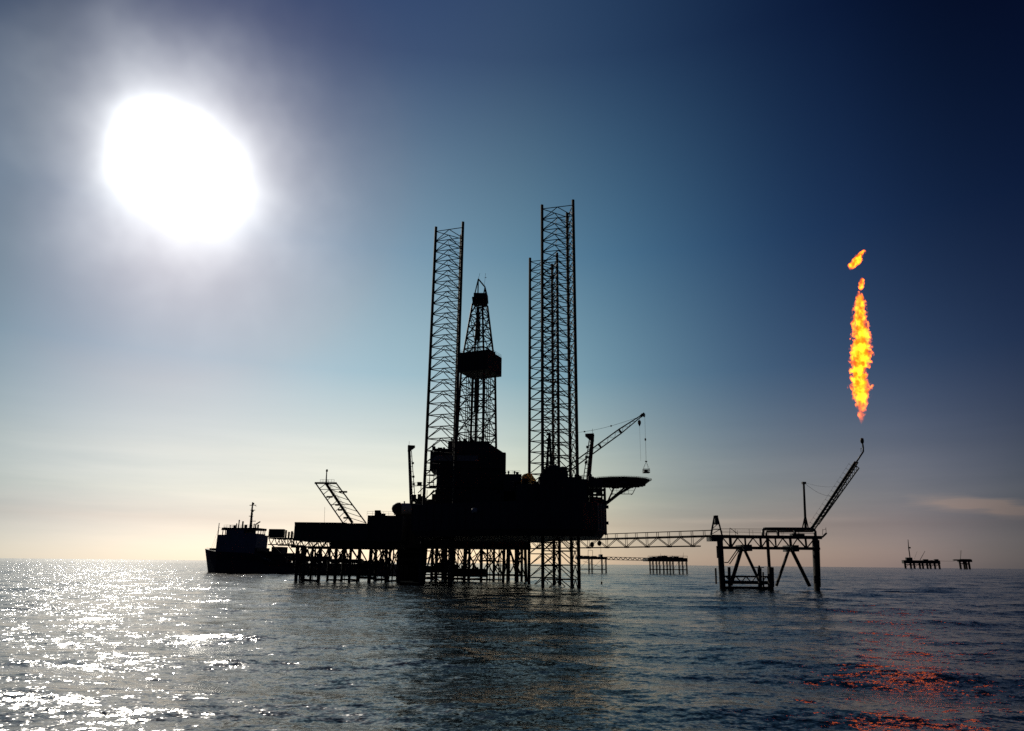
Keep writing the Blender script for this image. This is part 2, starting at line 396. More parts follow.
# helideck
hel = empty('helideck', W(620, 482, 238), rig); hc = W(619, 480.3, 238)
oct_ = [(hc.x + 10.5 * math.cos(t) , hc.y + 10.5 * math.sin(t)) for t in [math.pi * (2 * i) / 16 for i in range(16)]]
MB().prism(oct_, hc.z - 1.3, hc.z - .25, .14).prism(oct_, hc.z - .25, hc.z).build('landing_deck', DARK, hel)
hb_ = MB()
for k in range(-4, 5):
    w = math.sqrt(max(1, 8.9 ** 2 - (k * 2.2) ** 2)); hb_.box(hc.x - w, hc.x + w, hc.y + k * 2.2 - .12, hc.y + k * 2.2 + .12, hc.z - 1.9, hc.z - 1.3)
hb_.build('deck_beam', DARK, hel)
net = MB(); out = [Vector((hc.x + 11.2 * math.cos(t), hc.y + 11.2 * math.sin(t), hc.z + .15)) for t in [math.pi * (2 * i) / 16 for i in range(16)]]
for i in range(16):
    a, b = Vector((*oct_[i], hc.z - .25)), Vector((*oct_[(i + 1) % 16], hc.z - .25)); c, d = out[i], out[(i + 1) % 16]
    net.bar(c, d, .05, 4); net.bar(a, c, .06, 4)
    for u in (.2, .4, .6, .8): net.bar(lerp(a, b, u), lerp(c, d, u), .035, 4)
    for u in (.33, .66): net.bar(lerp(a, c, u), lerp(b, d, u), .035, 4)
net.build('safety_net', DARK, hel)
st = [(W(606, 502, 232), W(631, 487.2, 238)), (W(606, 504.5, 232), W(627, 488, 240)), (W(606, 503, 236), W(625, 487.2, 243)), (W(606, 505, 240), W(614, 487.5, 245))]
bars('strut', st, .32, DARK, hel, 6)
wk = MB()
a, b, c, d = W(609, 487.2, 234), W(613, 494, 234), W(632.5, 494, 235), W(636, 487, 236)
for p, q in ((a, b), (b, c), (c, d)): wk.bar(p, q, .12, 5)
for u in (.2, .4, .6, .8):
    p = lerp(b, c, u); wk.bar(p, (p.x, p.y, hc.z - 1), .06, 4)
wk.bar(lerp(a, b, .5), lerp(c, d, .5), .05, 4); wk.bar(c, c + Vector((0, 3, 0)), .1, 4); wk.bar(b, b + Vector((0, 3, 0)), .1, 4)
wk.build('catwalk', DARK, hel)
# deck clutter on the rig: small vents, lockers, posts along the roof lines
def clutter(parent, px0, px1, D, yb, n, hmax=1.6, seed=1):
    rg = random.Random(seed)
    for i in range(n):
        p = rg.uniform(px0, px1); b = W(p, yb + .6, D); k = rg.random(); h = rg.uniform(.5, hmax)
        if k < .5: w = rg.uniform(.3, .9); MB().box(b.x - w, b.x + w, D, D + 1.2, b.z - .3, b.z + h).build('deck_locker', DARK, parent)
        elif k < .8: MB().bar(b, b + Vector((0, 0, h * 1.7)), .1, 5).build('deck_post', DARK, parent)
        else: MB().bar(b, b + Vector((0, 0, h)), .22, 6).ball(b + Vector((0, 0, h)), .4, n=8, m=6).build('deck_vent', DARK, parent)
clutter(rig, 505, 520, 236.5, 474, 7, 1.2, 3)
clutter(rig, 576, 594, 222, 478.5, 9, 1.4, 4)
clutter(rig, 436, 470, 253, 494, 8, 1.4, 5)
clutter(rig, 505, 537, 224, 484, 14, 2.2, 41); clutter(rig, 412, 432, 251, 500, 8, 2.4, 42); clutter(rig, 470, 506, 235.8, 491, 8, 1.2, 43); clutter(rig, 566, 606, 226, 479.2, 10, 1.0, 44)
rl = MB(); rail(rl, [W(505, 473.6, 236.2), W(520, 473.8, 236.2)]); rail(rl, [W(566, 479, 218.3), W(590, 479, 220)]); rl.build('railing', DARK, rig)
# pale life-raft canister on the hull side
o = MB().lathe(W(471.5, 510.5, 220.5), [(.05, 0), (.7, .15), (.8, .5), (.8, 1.3), (.7, 1.65), (.05, 1.8)], 14, axis=(1, .2, 0)).build('liferaft_canister', GREY, rig, smooth=True)

# canvas cover and winch house on the rig deck
tp = MB(); c0 = W(527.5, 483, 234)
nU, nV = 20, 9; vs = []
rg = random.Random(5)
for j in range(nV):
    for i in range(nU):
        t = 2 * math.pi * i / nU; ph = j / (nV - 1) * math.pi / 2
        wob = 1 + .14 * math.sin(3 * t + j) + rg.uniform(-.06, .06)
        vs.append((c0.x + 2.5 * math.cos(t) * math.cos(ph) ** .8 * wob + .5 * math.sin(ph), c0.y + 2.3 * math.sin(t) * math.cos(ph) * wob, c0.z - .3 + 3.3 * math.sin(ph) ** .8 * (1 - .25 * math.cos(t - .6) * math.cos(ph)) * (1 + .05 * math.sin(5 * t))))
tp._add(vs, [(j * nU + i, j * nU + (i + 1) % nU, (j + 1) * nU + (i + 1) % nU, (j + 1) * nU + i) for j in range(nV - 1) for i in range(nU)] + [tuple(range((nV - 1) * nU, nV * nU))])
tag(tp.build('tarpaulin_cover', CANVAS, org=c0), 'tan canvas tarpaulin bundle catching the sun beside the crane house', 'tarpaulin')

# ------------------------------------------------------------------ drilling derrick
Dd = 261.0
der = thing('drilling_derrick', (W(476, 445, Dd).x, Dd, 25.6), 'tall tapered drilling derrick with a dark box platform halfway up', 'derrick')
cx = W(476.5, 445, Dd).x
def zc(y): return ZZ(476.5, y, Dd)
TH = math.radians(20)
def corner(k, hd, z, lean=0.0):
    return Vector((cx + lean + hd * math.cos(TH + k * math.pi / 2), Dd + hd * math.sin(TH + k * math.pi / 2), z))
zA, zB, zC, zD = zc(447), zc(366), zc(305), zc(280)
# the mast's own axis leans with the verticals of the photograph only by perspective: it is plumb
def hd(z): return 7.9 + (6.9 - 7.9) * (z - zA) / (zB - zA) if z < zB else 6.9 + (3.2 - 6.9) * (z - zB) / (zC - zB)
for k in range(4):
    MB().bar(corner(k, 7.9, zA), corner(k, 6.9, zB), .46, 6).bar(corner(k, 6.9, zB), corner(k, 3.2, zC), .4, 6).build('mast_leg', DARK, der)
zs = [zA + (zC - zA) * i / 12 for i in range(13)]
for i in range(12):
    mb = MB(); z0, z1 = zs[i], zs[i + 1]
    for k in range(4):
        a, b, c, d = corner(k, hd(z0), z0), corner(k + 1, hd(z0), z0), corner(k, hd(z1), z1), corner(k + 1, hd(z1), z1)
        mb.bar(c, d, .24, 4); mb.bar(lerp(a, c, .5), lerp(b, d, .5), .14, 4)
        if i % 2: mb.bar(a, lerp(c, d, .5), .2, 4); mb.bar(b, lerp(c, d, .5), .2, 4)
        else: mb.bar(lerp(a, b, .5), c, .2, 4); mb.bar(lerp(a, b, .5), d, .2, 4)
    mb.build('lattice_bay', DARK, der)
cr = MB(); p = corner(0, 0, 0)
cr.box(cx - 2.5, cx + 2.7, Dd - 2.4, Dd + 2.4, zc(304), zc(295)); cr.box(cx - 3.1, cx + 3.3, Dd - 3, Dd + 3, zc(301), zc(299.5))
cr.build('crown_block', DARK, der)
gp = MB()
pk = Vector((cx - .9, Dd, zc(279))); pk2 = Vector((cx + 1.9, Dd, zc(287)))
for k in range(4): gp.bar(corner(k, 3.1, zC), pk if k in (1, 2) else pk2, .26, 5)
gp.bar(pk, pk2, .3, 5); gp.bar(pk2, Vector((cx + 3.0, Dd, zc(297))), .25, 5)
gp.build('crown_frame', DARK, der)
MB().bar(pk, pk + Vector((.6, 0, 2.6)), .07, 4).bar(Vector((cx + 1.6, Dd, zc(286))), Vector((cx + 2.0, Dd, zc(273))), .06, 4).bar(Vector((cx + 1.7, Dd, zc(277.5))), Vector((cx + 2.4, Dd, zc(277.5))), .12, 4).build('antenna', DARK, der)
mk = MB()   # wind-wall box with the monkey board
for k in range(4):
    q = [corner(k, 8.7, 0, .8), corner(k + 1, 8.7, 0, .8)]
    z0, z1 = (zc(374.5), zc(355.5))
    a, b = q; dvec = (b - a); nrm_ = Vector((dvec.y, -dvec.x, 0)).normalized() * .12; mid = (a + b) / 2
    pn = MB().obox((mid.x, mid.y, (z0 + z1) / 2), dvec / 2, nrm_, (0, 0, (z1 - z0) / 2))
    for i in range(1, 9):
        s_ = lerp(a, b, i / 9); pn.obox((s_.x, s_.y, (z0 + z1) / 2) , dvec.normalized() * .08, nrm_ * 2.0, (0, 0, (z1 - z0) / 2 - .2))
    pn.build('windwall_panel', DARK, der)
mk.prism([corner(k, 8.5, 0, .8).xy[:] for k in range(4)], zc(374.2), zc(372))
rail(mk, [corner(k, 8.6, zc(355.5), .8) for k in range(4)], h=1.2, closed=True)
mk.build('monkey_board', DARK, der)
for k in range(5):
    c_ = W(459 + 8.4 * k + (1 if k % 2 else 0), 354.4, 258); mm = MB().box(c_.x - 1.0, c_.x + 1.1, 257.4, 258.6, c_.z - 1.2, c_.z + .6 + .3 * (k % 3)); mm.build('equipment_box', DARK, der)
tb = MB()
tb.bar((cx - 1.3, Dd, zc(300)), (cx - 1.3, Dd, zc(447)), .12, 4).bar((cx + .3, Dd, zc(300)), (cx + .3, Dd, zc(447)), .12, 4).bar((cx - .5, Dd - .5, zc(300)), (cx - .5, Dd - .5, zc(370)), .16, 4)
tb.bar((cx - .4, Dd + .4, zc(306)), (cx - .4, Dd + .4, zc(447)), .3, 5)
tb.build('drilling_line', ROPE, der)
MB().box(cx - 1.15, cx + .35, Dd - .6, Dd + .6, zc(340), zc(322)).box(cx - .9, cx + .1, Dd - .5, Dd + .5, zc(322), zc(314)).build('travelling_block', DARK, der)
tdv = MB().box(cx - 1.3, cx + .5, Dd - 1, Dd + 1, zc(412), zc(380)).bar((cx - .4, Dd, zc(445)), (cx - .4, Dd, zc(380)), .55, 8)
tdv.build('top_drive', DARK, der)
for (o_, w_) in ((-4.6, 3), (-2.6, 1), (2.0, 2), (3.4, 3)):
    pp = MB()
    for i in range(w_):
        pp.bar((cx + o_ + i * .7, Dd + 1.5 + (i % 2) * .5, zc(446)), (cx + o_ + i * .7, Dd + 1.5 + (i % 2) * .5, zc(345 + 6 * i)), .16, 5)
    pp.build('drill_pipe_stand', PIPE, der)
# drill floor and substructure
Ds = 254
sub = MB().box(XX(430, Ds, 460), XX(505.5, Ds, 460), Ds, 268, ZZ(468, 470, Ds), ZZ(468, 452, Ds)).box(XX(436.5, Ds, 480), XX(505, Ds, 480), Ds + .3, 267.7, 25.4, ZZ(468, 470, Ds) - .005)
x0, x1 = XX(430, Ds, 470), XX(505.5, Ds, 470); zt = ZZ(468, 452, Ds)
for i in range(19):
    x = x0 + (x1 - x0) * i / 18; sub.box(x - .12, x + .12, Ds - .2, Ds - .003, 33, zt - .3)
for z in (33.5, 40.5): sub.box(x0, x1, Ds - .5, Ds - .25, z, z + .5)
sub.build('substructure', HULL, der)
MB().box(XX(431, 253.6, 458), XX(478, 253.6, 458), 253.2, 253.75, ZZ(455, 461, 253.5), ZZ(455, 455.5, 253.5)).build('fascia_panel', FASC, der)
fl = MB().box(XX(448, 255, 445), XX(489, 255, 445), 255, 267, zt, ZZ(470, 441, 255)); fl.box(XX(434, 255, 448), XX(448, 255, 448) - .02, 255, 266, zt, ZZ(440, 448.5, 255)); fl.box(XX(489, 255, 448) + .02, XX(497, 255, 448), 255, 266, zt, ZZ(495, 450, 255))
fl._add([(XX(489, 255, 445), 255.2, ZZ(489, 443, 255)), (XX(489, 255, 445), 266, ZZ(489, 443, 255)), (XX(504, 255, 445), 266, zt), (XX(504, 255, 445), 255.2, zt), (XX(489, 255, 445), 255.2, zt), (XX(489, 255, 445), 266, zt)], [(0, 1, 2, 3), (4, 3, 2, 5), (0, 3, 4), (1, 5, 2)])
fl.build('drill_floor', HULL, der)
clutter(der, 433, 448, 255, 448.5, 5, 1.3, 9); clutter(der, 450, 488, 255, 441.4, 8, 1.5, 10)
sd = MB()   # side walkways stepping out on the left
for y, p0, p1 in ((470, 426, 433), (482, 427, 434), (487.5, 426.5, 436)):
    a = W(p0, y, 253); sd.box(a.x, XX(p1, 253, y), 252.6, 254, a.z - .25, a.z); rail(sd, [a, W(p1, y, 253)], r=.05)
sd.bar(W(427, 498, 253), W(434, 490, 253), .2, 4)
sd.build('walkway', DARK, der)

# ------------------------------------------------------------------ deck crane with the long boom
Dc = 228.0
crn = thing('deck_crane', (W(553, 478, Dc).x, Dc, 33), 'lattice boom crane on the rig deck reaching out to the right', 'crane')
b0 = W(552, 481, Dc)
MB().lathe((b0.x, Dc, b0.z - 3), [(2.0, 0), (2.0, 3.4), (2.6, 3.6), (2.6, 4.2)], 16).build('pedestal', DARK, crn, smooth=True)
hs = MB().box(XX(545.5, Dc, 475), XX(560, Dc, 475), Dc - 2.2, Dc + 2.5, ZZ(552, 478.5, Dc), ZZ(552, 467.5, Dc)).box(XX(540, Dc, 475), XX(566, Dc, 475), Dc - 2.0, Dc + 2.3, ZZ(552, 479, Dc), ZZ(552, 474, Dc)).box(XX(542.5, Dc, 475), XX(563.5, Dc, 475), Dc - 1.8, Dc + 2.1, ZZ(552, 478.8, Dc), ZZ(552, 470.5, Dc))
hs.lathe((XX(553, Dc, 470), Dc, ZZ(553, 470, Dc)), [(2.6, 0), (2.4, .8), (1.8, 1.3), (.8, 1.7), (.05, 1.75)], 16)
hs.lathe((XX(562.5, Dc, 470), Dc - 1, ZZ(562, 476.5, Dc)), [(1.5, -.5), (1.5, 2.2), (1.1, 2.9), (.05, 3.2)], 14)
hs.build('winch_house', DARK, crn)
MB().box(XX(563, Dc, 475), XX(567.5, Dc, 475), Dc - 2.4, Dc, ZZ(565, 479, Dc), ZZ(565, 472, Dc)).build('cab', DARK, crn)
ms = MB(); mt = W(549, 434.5, Dc)
ms.bar(W(547, 468, Dc), mt, .5, 5, .3).bar(W(551.3, 468, Dc), mt + Vector((.3, 0, 0)), .5, 5, .3)
for y in (440, 448, 455): q = W(549, y, Dc); ms.box(q.x - .8, q.x + .8, Dc - .4, Dc + .4, q.z - .3, q.z + .3)
ms.bar(mt + Vector((-.9, 0, -.2)), mt + Vector((.5, 0, .6)), .3, 5)
ms.build('mast', DARK, crn)
boom = empty('boom', W(562, 474, Dc - 1), crn)
tipA = W(642.5, 415, Dc - 1); r0 = W(561, 474, Dc - 1)
ax = (tipA - r0); Lb = ax.length; axn = ax.normalized(); upv = Vector((-axn.z, 0, axn.x)); sdv = Vector((0, 1, 0))
def bp_(u, v, w):
    k = min(1, u / .08) if u < .08 else (1 if u < .72 else max(.12, 1 - (u - .72) / .28 * .8))
    return r0 + ax * u + upv * (v * .75 * k) + sdv * (w * .8 * k)
for v in (-1, 1):
    for w in (-1, 1):
        MB().path([bp_(u, v, w) for u in (0, .08, .4, .72, 1)], .17, 5).build('chord', DARK, boom)
lc = MB(); nb = 22
for i in range(nb):
    u0, u1 = i / nb, (i + 1) / nb; s_ = 1 if i % 2 else -1
    for w in (-1, 1): lc.bar(bp_(u0, s_, w), bp_(u1, -s_, w), .045, 4)
    for v in (-1, 1): lc.bar(bp_(u0, v, s_), bp_(u1, v, -s_), .045, 4)
lc.build('lacing', DARK, boom)
for u in (.47, .72): MB().obox(bp_(u, 0, 0), axn * .18, upv * .8, sdv * .8).build('boom_joint', DARK, boom)
th_ = MB().obox(tipA, axn * .8, upv * .45, sdv * .5).bar(tipA, W(645, 416.5, Dc - 1), .35, 6).bar(W(645, 416.3, Dc - 1), W(641, 414, Dc - 1), .3, 5)
th_.build('boom_head', DARK, boom)
pl = MB(); a, b = mt, W(637.5, 417.5, Dc - 1)
n = 10
pts = [lerp(a, b, i / n) - Vector((0, 0, 1.4 * math.sin(math.pi * i / n))) for i in range(n + 1)]
pl.path(pts, .06, 4)
for i in (4, 7): pl.box(pts[i].x - .25, pts[i].x + .25, pts[i].y - .15, pts[i].y + .15, pts[i].z - .22, pts[i].z + .22)
pl.build('pendant_line', ROPE, crn)
hk = MB().bar(W(639.3, 417, Dc - 1), W(639.5, 420, Dc - 1), .06, 4).lathe(W(639.5, 425.6, Dc - 1), [(.06, -.3), (.3, .2), (.55, .8), (.55, 1.4), (.3, 1.8), (.1, 1.9)], 8)
hk.build('hook_block', DARK, crn); MB().path([W(639.6, 425, Dc - 1), W(640.2, 445, Dc - 1), W(640.8, 461, Dc - 1)], .035, 4).build('tag_line', ROPE, crn)
MB().bar(W(644.8, 417, Dc - 1), W(645.4, 438, Dc - 1), .045, 4).build('hoist_line', ROPE, crn)
MB().lathe(W(645.4, 440.3, Dc - 1), [(.05, -.2), (.28, 0), (.28, .55), (.08, .75)], 8).build('headache_ball', DARK, crn)
cb = thing('cargo_basket', W(646.3, 473, Dc - 1), 'small cargo basket hanging on slings from the crane boom tip', 'cargo basket')
q = W(646.3, 473, Dc - 1); top = W(645.6, 440.5, Dc - 1); knot = W(646.1, 461.5, Dc - 1)
MB().box(q.x - 1.05, q.x + 1.05, q.y - 1, q.y + 1, q.z, q.z + .3).build('basket_floor', DARK, cb)
sdp = MB()
for sx in (-1, 1):
    for sy in (-1, 1): sdp.bar((q.x + sx, q.y + sy * .95, q.z + .3), (q.x + sx * .95, q.y + sy * .95, q.z + 1.25), .08, 4)
for z in (.75, 1.25):
    for sy in (-1, 1): sdp.bar((q.x - 1, q.y + sy * .95, q.z + z), (q.x + 1, q.y + sy * .95, q.z + z), .08, 4)
    for sx in (-1, 1): sdp.bar((q.x + sx, q.y - .95, q.z + z), (q.x + sx, q.y + .95, q.z + z), .08, 4)
sdp.build('basket_rail', DARK, cb)
MB().box(q.x - .6, q.x + .5, q.y - .5, q.y + .5, q.z + .3, q.z + 1.0).build('load', RUSTY, cb)
sgp = MB().path([top, knot], .06, 4).box(knot.x - .35, knot.x + .35, knot.y - .15, knot.y + .15, knot.z - .15, knot.z + .2)
for sx in (-1, 1):
    for sy in (-1, 1): sgp.bar(knot, (q.x + sx * .95, q.y + sy * .9, q.z + 1.25), .045, 4)
sgp.build('sling', ROPE, cb)

# the two upright crane masts with a bracket head
def upright_mast(name, pb, pt, D, side, label, cat, grp):
    B, T = W(*pb, D), W(*pt, D)
    o = thing(name, B, label, cat, grp)
    MB().bar(B, T, .78, 6, .62).build('post', DARK, o)
    ax = (T - B); n_ = 12
    off = Vector((side * 1.7, 0, 0)); ml = MB().bar(B + off, lerp(B, T, .92) + off * .55, .2, 4)
    for i in range(n_):
        u = i / n_; ml.bar(lerp(B, T, u) , lerp(B, T, u) + off * (1 - .45 * u), .13, 4)
    ml.build('ladder', DARK, o)
    MB()._add([T + Vector((side * v[0], v[1], v[2])) for v in ((-.4, -.5, -2.4), (.8, -.5, -2.0), (2.5, -.5, -.6), (2.5, -.5, .2), (-.4, -.5, .35), (-.4, .5, -2.4), (.8, .5, -2.0), (2.5, .5, -.6), (2.5, .5, .2), (-.4, .5, .35))],
              [(0, 1, 2, 3, 4), (9, 8, 7, 6, 5), (0, 5, 6, 1), (1, 6, 7, 2), (2, 7, 8, 3), (3, 8, 9, 4), (4, 9, 5, 0)]).build('head_bracket', DARK, o)
    for u in (.38, .5, .72): 
        q = lerp(B, T, u) + Vector((side * 1.3, 0, 0)); MB().box(q.x - .45, q.x + .45, q.y - .3, q.y + .3, q.z - .4, q.z + .4).build('floodlight', DARK, o)
    MB().bar(T, T + Vector((0, 0, 2.0)), .07, 4).build('antenna', DARK, o)
    return o
upright_mast('upright_mast', (588.3, 480), (592.6, 434.5), 232, -1, 'leaning dark mast with bracket head beside the helideck', 'mast', 'upright masts with bracket heads')
upright_mast('upright_mast', (411.5, 508), (409.0, 446), 287, 1, 'leaning dark mast with bracket head above the horizontal tank', 'mast', 'upright masts with bracket heads')

# ------------------------------------------------------------------ jacket platforms beside and behind the rig
def jacket(parent, xs0, xs1, D0, D1, ztop, zbot=-4.0, rleg=.55, seed=3, name='leg', bracing=True, skip=()):
    """front row of legs at pixels xs0 (D0), back row at xs1 (D1); braces between neighbours, each a part"""
    rg = random.Random(seed)
    rows = [[(XX(p + rg.uniform(-2.2, 2.2), d, 560), d) for p in xs] for xs, d in ((xs0, D0), (xs1, D1))]
    for row in rows:
        for x, d in row: MB().bar((x + rg.uniform(-.7, .7), d + rg.uniform(-.5, .5), zbot), (x, d, ztop), rleg * rg.uniform(.85, 1.25), 8).build(name, LEG, parent)
    if bracing:
        for row in rows:
            for i, ((x, d), (x2, d2)) in enumerate(zip(row, row[1:])):
                z0, z1 = 2.2, ztop - .3
                k = rg.random()
                if k < .45: seg = [((x, d, z0), (x2, d2, z1)), ((x2, d2 + .6, z0), (x, d + .6, z1))]
                elif k < .75: seg = [((x, d, z0), ((x + x2) / 2, d, z1)), ((x2, d2, z0), ((x + x2) / 2, d2, z1))]
                else: seg = [((x, d, z1), (x2, d2, z0))]
                bars('brace', seg, .27, LEG, parent)
                zm = z0 + (z1 - z0) * rg.uniform(.35, .6)
                if rg.random() < .55: bars('horizontal_brace', [((x, d, zm), (x2, d2, zm))], .2, LEG, parent)
                if rg.random() < .6: bars('brace', [((x, d, zm), ((x + x2) / 2, d, z1)), ((x2, d2, zm), ((x + x2) / 2, d2, z1))], .18, LEG, parent)
                if rg.random() < .7: zf = rg.uniform(.3, 1.3); bars('fender_beam', [((x, d - .4, zf), (x2, d2 - .4, zf + rg.uniform(-.3, .3)))], rg.uniform(.3, .5), LEG, parent)
                bars('horizontal_brace', [((x, d, 2.4), (x2, d2, 2.4))], .26, LEG, parent)
        for q in range(int((xs0[-1] - xs0[0]) / 5)):
            p = rg.uniform(xs0[0], xs0[-1]); dd = rg.uniform(D0 + 1, D1 - 1); x = XX(p, dd, 560)
            if rg.random() < .6: MB().bar((x, dd, -3), (x, dd, ztop), rg.uniform(.12, .3), 5).build('riser', LEG, parent)
            else: MB().bar((x, dd, 1.5), (x + rg.uniform(-6, 6), dd, ztop), rg.uniform(.15, .26), 5).build('brace', LEG, parent)
        for (a, b) in zip(rows[0], rows[1]):
            bars('brace', [((*a, 2.2), (*b, ztop - .4))], .22, LEG, parent)

# left-hand production platform
Dp = 256.0
pp = thing('production_platform', (XX(335, Dp), Dp, 0), 'low dark box platform on many piles between ship and rig', 'platform')
zdk = ZZ(340, 547.3, Dp); zdt = ZZ(340, 541, Dp)
MB().box(XX(293, Dp), XX(400, Dp), Dp, Dp + 24, zdt, zdt + .7).build('main_deck', DARK, pp)
block('deck_module', pp, HULL, 293, 367, Dp + .5, Dp + 22, 523, z0=zdt + .7)
block('deck_module', pp, HULL, 366, 401, Dp + 1.5, Dp + 22, 515.5, z0=zdt + .7)
block('cellar_module', pp, DARK, 330, 400, Dp + 2, Dp + 20, 541, ybot=547.5)
block('parapet', pp, DARK, 292.5, 345, Dp - .1, Dp + .3, 522.3, ybot=524, ribs=False)
xa, xb = XX(291, Dp, 545), XX(400, Dp, 545); n = 24
for d in (Dp + .3, Dp + 22):
    tr = MB()
    tr.bar((xa, d, zdk), (xb, d, zdk), .34, 5)
    for i in range(n):
        u0 = xa + (xb - xa) * i / n; u1 = xa + (xb - xa) * (i + 1) / n
        tr.bar((u0, d, zdk), (u0, d, zdt), .13, 4); tr.bar((u0, d, zdk if i % 2 else zdt), (u1, d, zdt if i % 2 else zdk), .2, 4)
    tr.build('deck_truss', LEG, pp)
# lower landing at the left with its own little module
ext = MB(); z_e = ZZ(280, 537.5, Dp); ext.box(XX(266, Dp), XX(293, Dp), Dp + 2, Dp + 14, z_e - .35, z_e); ext.build('side_deck', DARK, pp)
block('control_cabin', pp, HULL, 267.5, 282.0, Dp + 3, Dp + 5.0, 529, ybot=537.4)
xa, xb = XX(266, Dp, 545), XX(293, Dp, 545); zl = ZZ(280, 544.5, Dp)
for d in (Dp + 2, Dp + 13):
    et = MB(); et.bar((xa, d, zl), (xb, d, zl), .2, 5)
    for i in range(9):
        u0 = xa + (xb - xa) * i / 9; u1 = xa + (xb - xa) * (i + 1) / 9
        et.bar((u0, d, zl if i % 2 else z_e), (u1, d, z_e if i % 2 else zl), .17, 4)
    et.build('side_truss', LEG, pp)
sr = MB(); rail(sr, [W(283, 537.4, Dp + 3), W(293, 537.4, Dp + 3)], h=1.6, r=.07); rail(sr, [W(367, 515.6, Dp + 1.6), W(394, 516, Dp + 1.6)], h=1.5, r=.05)
sr.build('railing', DARK, pp)
for (p_, y_, w_, h_) in ((285.5, 537.4, .12, 2.6), (288.5, 537.4, .15, 2.0), (377.5, 515.6, 1.0, 1.9), (379.5, 515.6, .5, 1.2), (291.5, 537.4, .2, 2.2), (383, 515.8, .8, .8)):
    a = W(p_, y_, Dp + 3); MB().box(a.x - w_, a.x + w_, a.y - .6, a.y + .8, a.z - .2, a.z + h_).build('deck_locker', DARK, pp)
MB().bar(W(324.3, 523, Dp + 4), W(324.8, 507, Dp + 4), .05, 4).build('whip_antenna', ROPE, pp)
MB().bar((XX(268, Dp), Dp + 4, zl), (XX(298, Dp), Dp + 4, 3.5), .22, 5).build('brace', LEG, pp); MB().bar((XX(281, Dp), Dp + 8, zl), (XX(298, Dp), Dp + 8, 5.5), .2, 5).build('brace', LEG, pp)
jacket(pp, [297.5, 306, 320, 337, 352, 371, 384, 397], [301, 313, 329, 345, 361, 377, 391], Dp + 2, Dp + 20, zdk, seed=4)
bl = MB(); zb = ZZ(340, 556.5, Dp)
for (p0, p1, y0, y1) in ((298, 330, 556, 559), (334, 362, 559, 562), (285, 300, 553, 556.5)):
    a, b = W(p0, y0, Dp + 9), W(p1, y1, Dp + 9); bl.box(a.x, b.x, Dp + 8, Dp + 12, b.z, a.z)
bl.build('boat_landing', DARK, pp)
cg = MB(); rg = random.Random(12)
for i in range(24):
    p = rg.uniform(293, 362); a = W(p, rg.uniform(557, 562), Dp + 9.5); w = rg.uniform(.25, .8); cg.box(a.x - w, a.x + w, Dp + 8.2, Dp + 11, a.z - .8, a.z + rg.uniform(.2, 1.3))
cg.build('landing_gear', DARK, pp)

# inclined unlit boom with a top gantry on that platform
vb = thing('inclined_boom', W(351, 522, Dp + 6), 'inclined triangular lattice boom with flat top bar leaning over the platform', 'boom')
c1 = (W(343, 523, Dp + 3), W(315.5, 483, Dp + 1)); c2 = (W(352.5, 523, Dp + 8), W(326, 483.5, Dp + 3)); c3 = (W(366, 523, Dp + 3), W(336, 483, Dp + 1))
MB().bar(*c1, .27, 6).build('chord', DARK, vb); MB().bar(*c2, .55, 6).build('chord', DARK, vb); MB().bar(*c3, .27, 6).build('chord', DARK, vb)
n = 7
for i in range(n):
    u0, u1 = i / n, (i + 1) / n
    bars('brace', [(lerp(*c1, u0), lerp(*c2, u1)), (lerp(*c3, u0), lerp(*c2, u1))], .14, DARK, vb, 4)
bars('crossbar', [(lerp(*c1, u), lerp(*c3, u)) for u in (.46, .84)], .15, DARK, vb, 4)
MB().bar(W(314.8, 483, Dp + 1), W(336.6, 483.2, Dp + 1), .38, 5).build('top_bar', DARK, vb)
MB().bar(W(326, 484, Dp + 2), W(326.8, 470.5, Dp + 2), .3, 6, .2).lathe(W(326.8, 472, Dp + 2), [(.2, 0), (.38, .2), (.38, .8), (.2, 1)], 8).build('burner_tip', DARK, vb)
gw = MB(); rail(gw, [W(320, 483, Dp + 3), W(334, 483, Dp + 3)], h=1.3, step=1.0, r=.05); rail(gw, [lerp(*c2, .25) + Vector((0, 0, .5)), lerp(*c2, .98) + Vector((0, 0, .5))], h=1.3, step=2.2, r=.05)
gw.build('ladder_rail', DARK, vb)
for (p_, y_, w_) in ((329.5, 497, 1.1), (343, 492, 1.5), (337, 505, .6), (340, 510, .7), (346, 518, .9)):
    a = W(p_, y_, Dp + 4); MB().box(a.x - w_, a.x + w_, a.y - .4, a.y + .4, a.z - .25, a.z + .35).build('bracket', DARK, vb)

# platform behind the rig, the one drilled from
Dw = 288.0
wp = thing('wellhead_platform', (XX(455, Dw), Dw, 0), 'dark wellhead platform on dense piles behind the jack-up hull', 'platform')
zw = ZZ(450, 548, Dw)
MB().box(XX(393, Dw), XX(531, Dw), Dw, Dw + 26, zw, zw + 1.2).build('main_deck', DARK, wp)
block('deck_module', wp, HULL, 394, 432, Dw + .5, Dw + 20, 513.5, z0=zw + 1.2)
block('deck_module', wp, HULL, 432, 470, Dw + .5, Dw + 20, 500, z0=zw + 1.2)
block('deck_module', wp, HULL, 470, 529, Dw + 1, Dw + 20, 508, z0=zw + 1.2)
block('deck_module', wp, DARK, 413, 431, Dw + .2, Dw + 10, 500.5, ybot=513)
jacket(wp, [426, 437, 447, 464, 483, 504, 514.5, 527], [432, 442, 456, 470, 493, 509, 521], Dw + 1.5, Dw + 22, zw, rleg=.62, seed=9)
cdx = 0
for i in range(11):
    for j in range(2):
        p = 398 + i * 2.6 + j * 1.1; x = XX(p, Dw + 5 + j * 6, 560)
        MB().bar((x, Dw + 5 + j * 6, -4), (x, Dw + 5 + j * 6, zw), .52, 7).build('conductor', LEG, wp)
bw = MB(); 
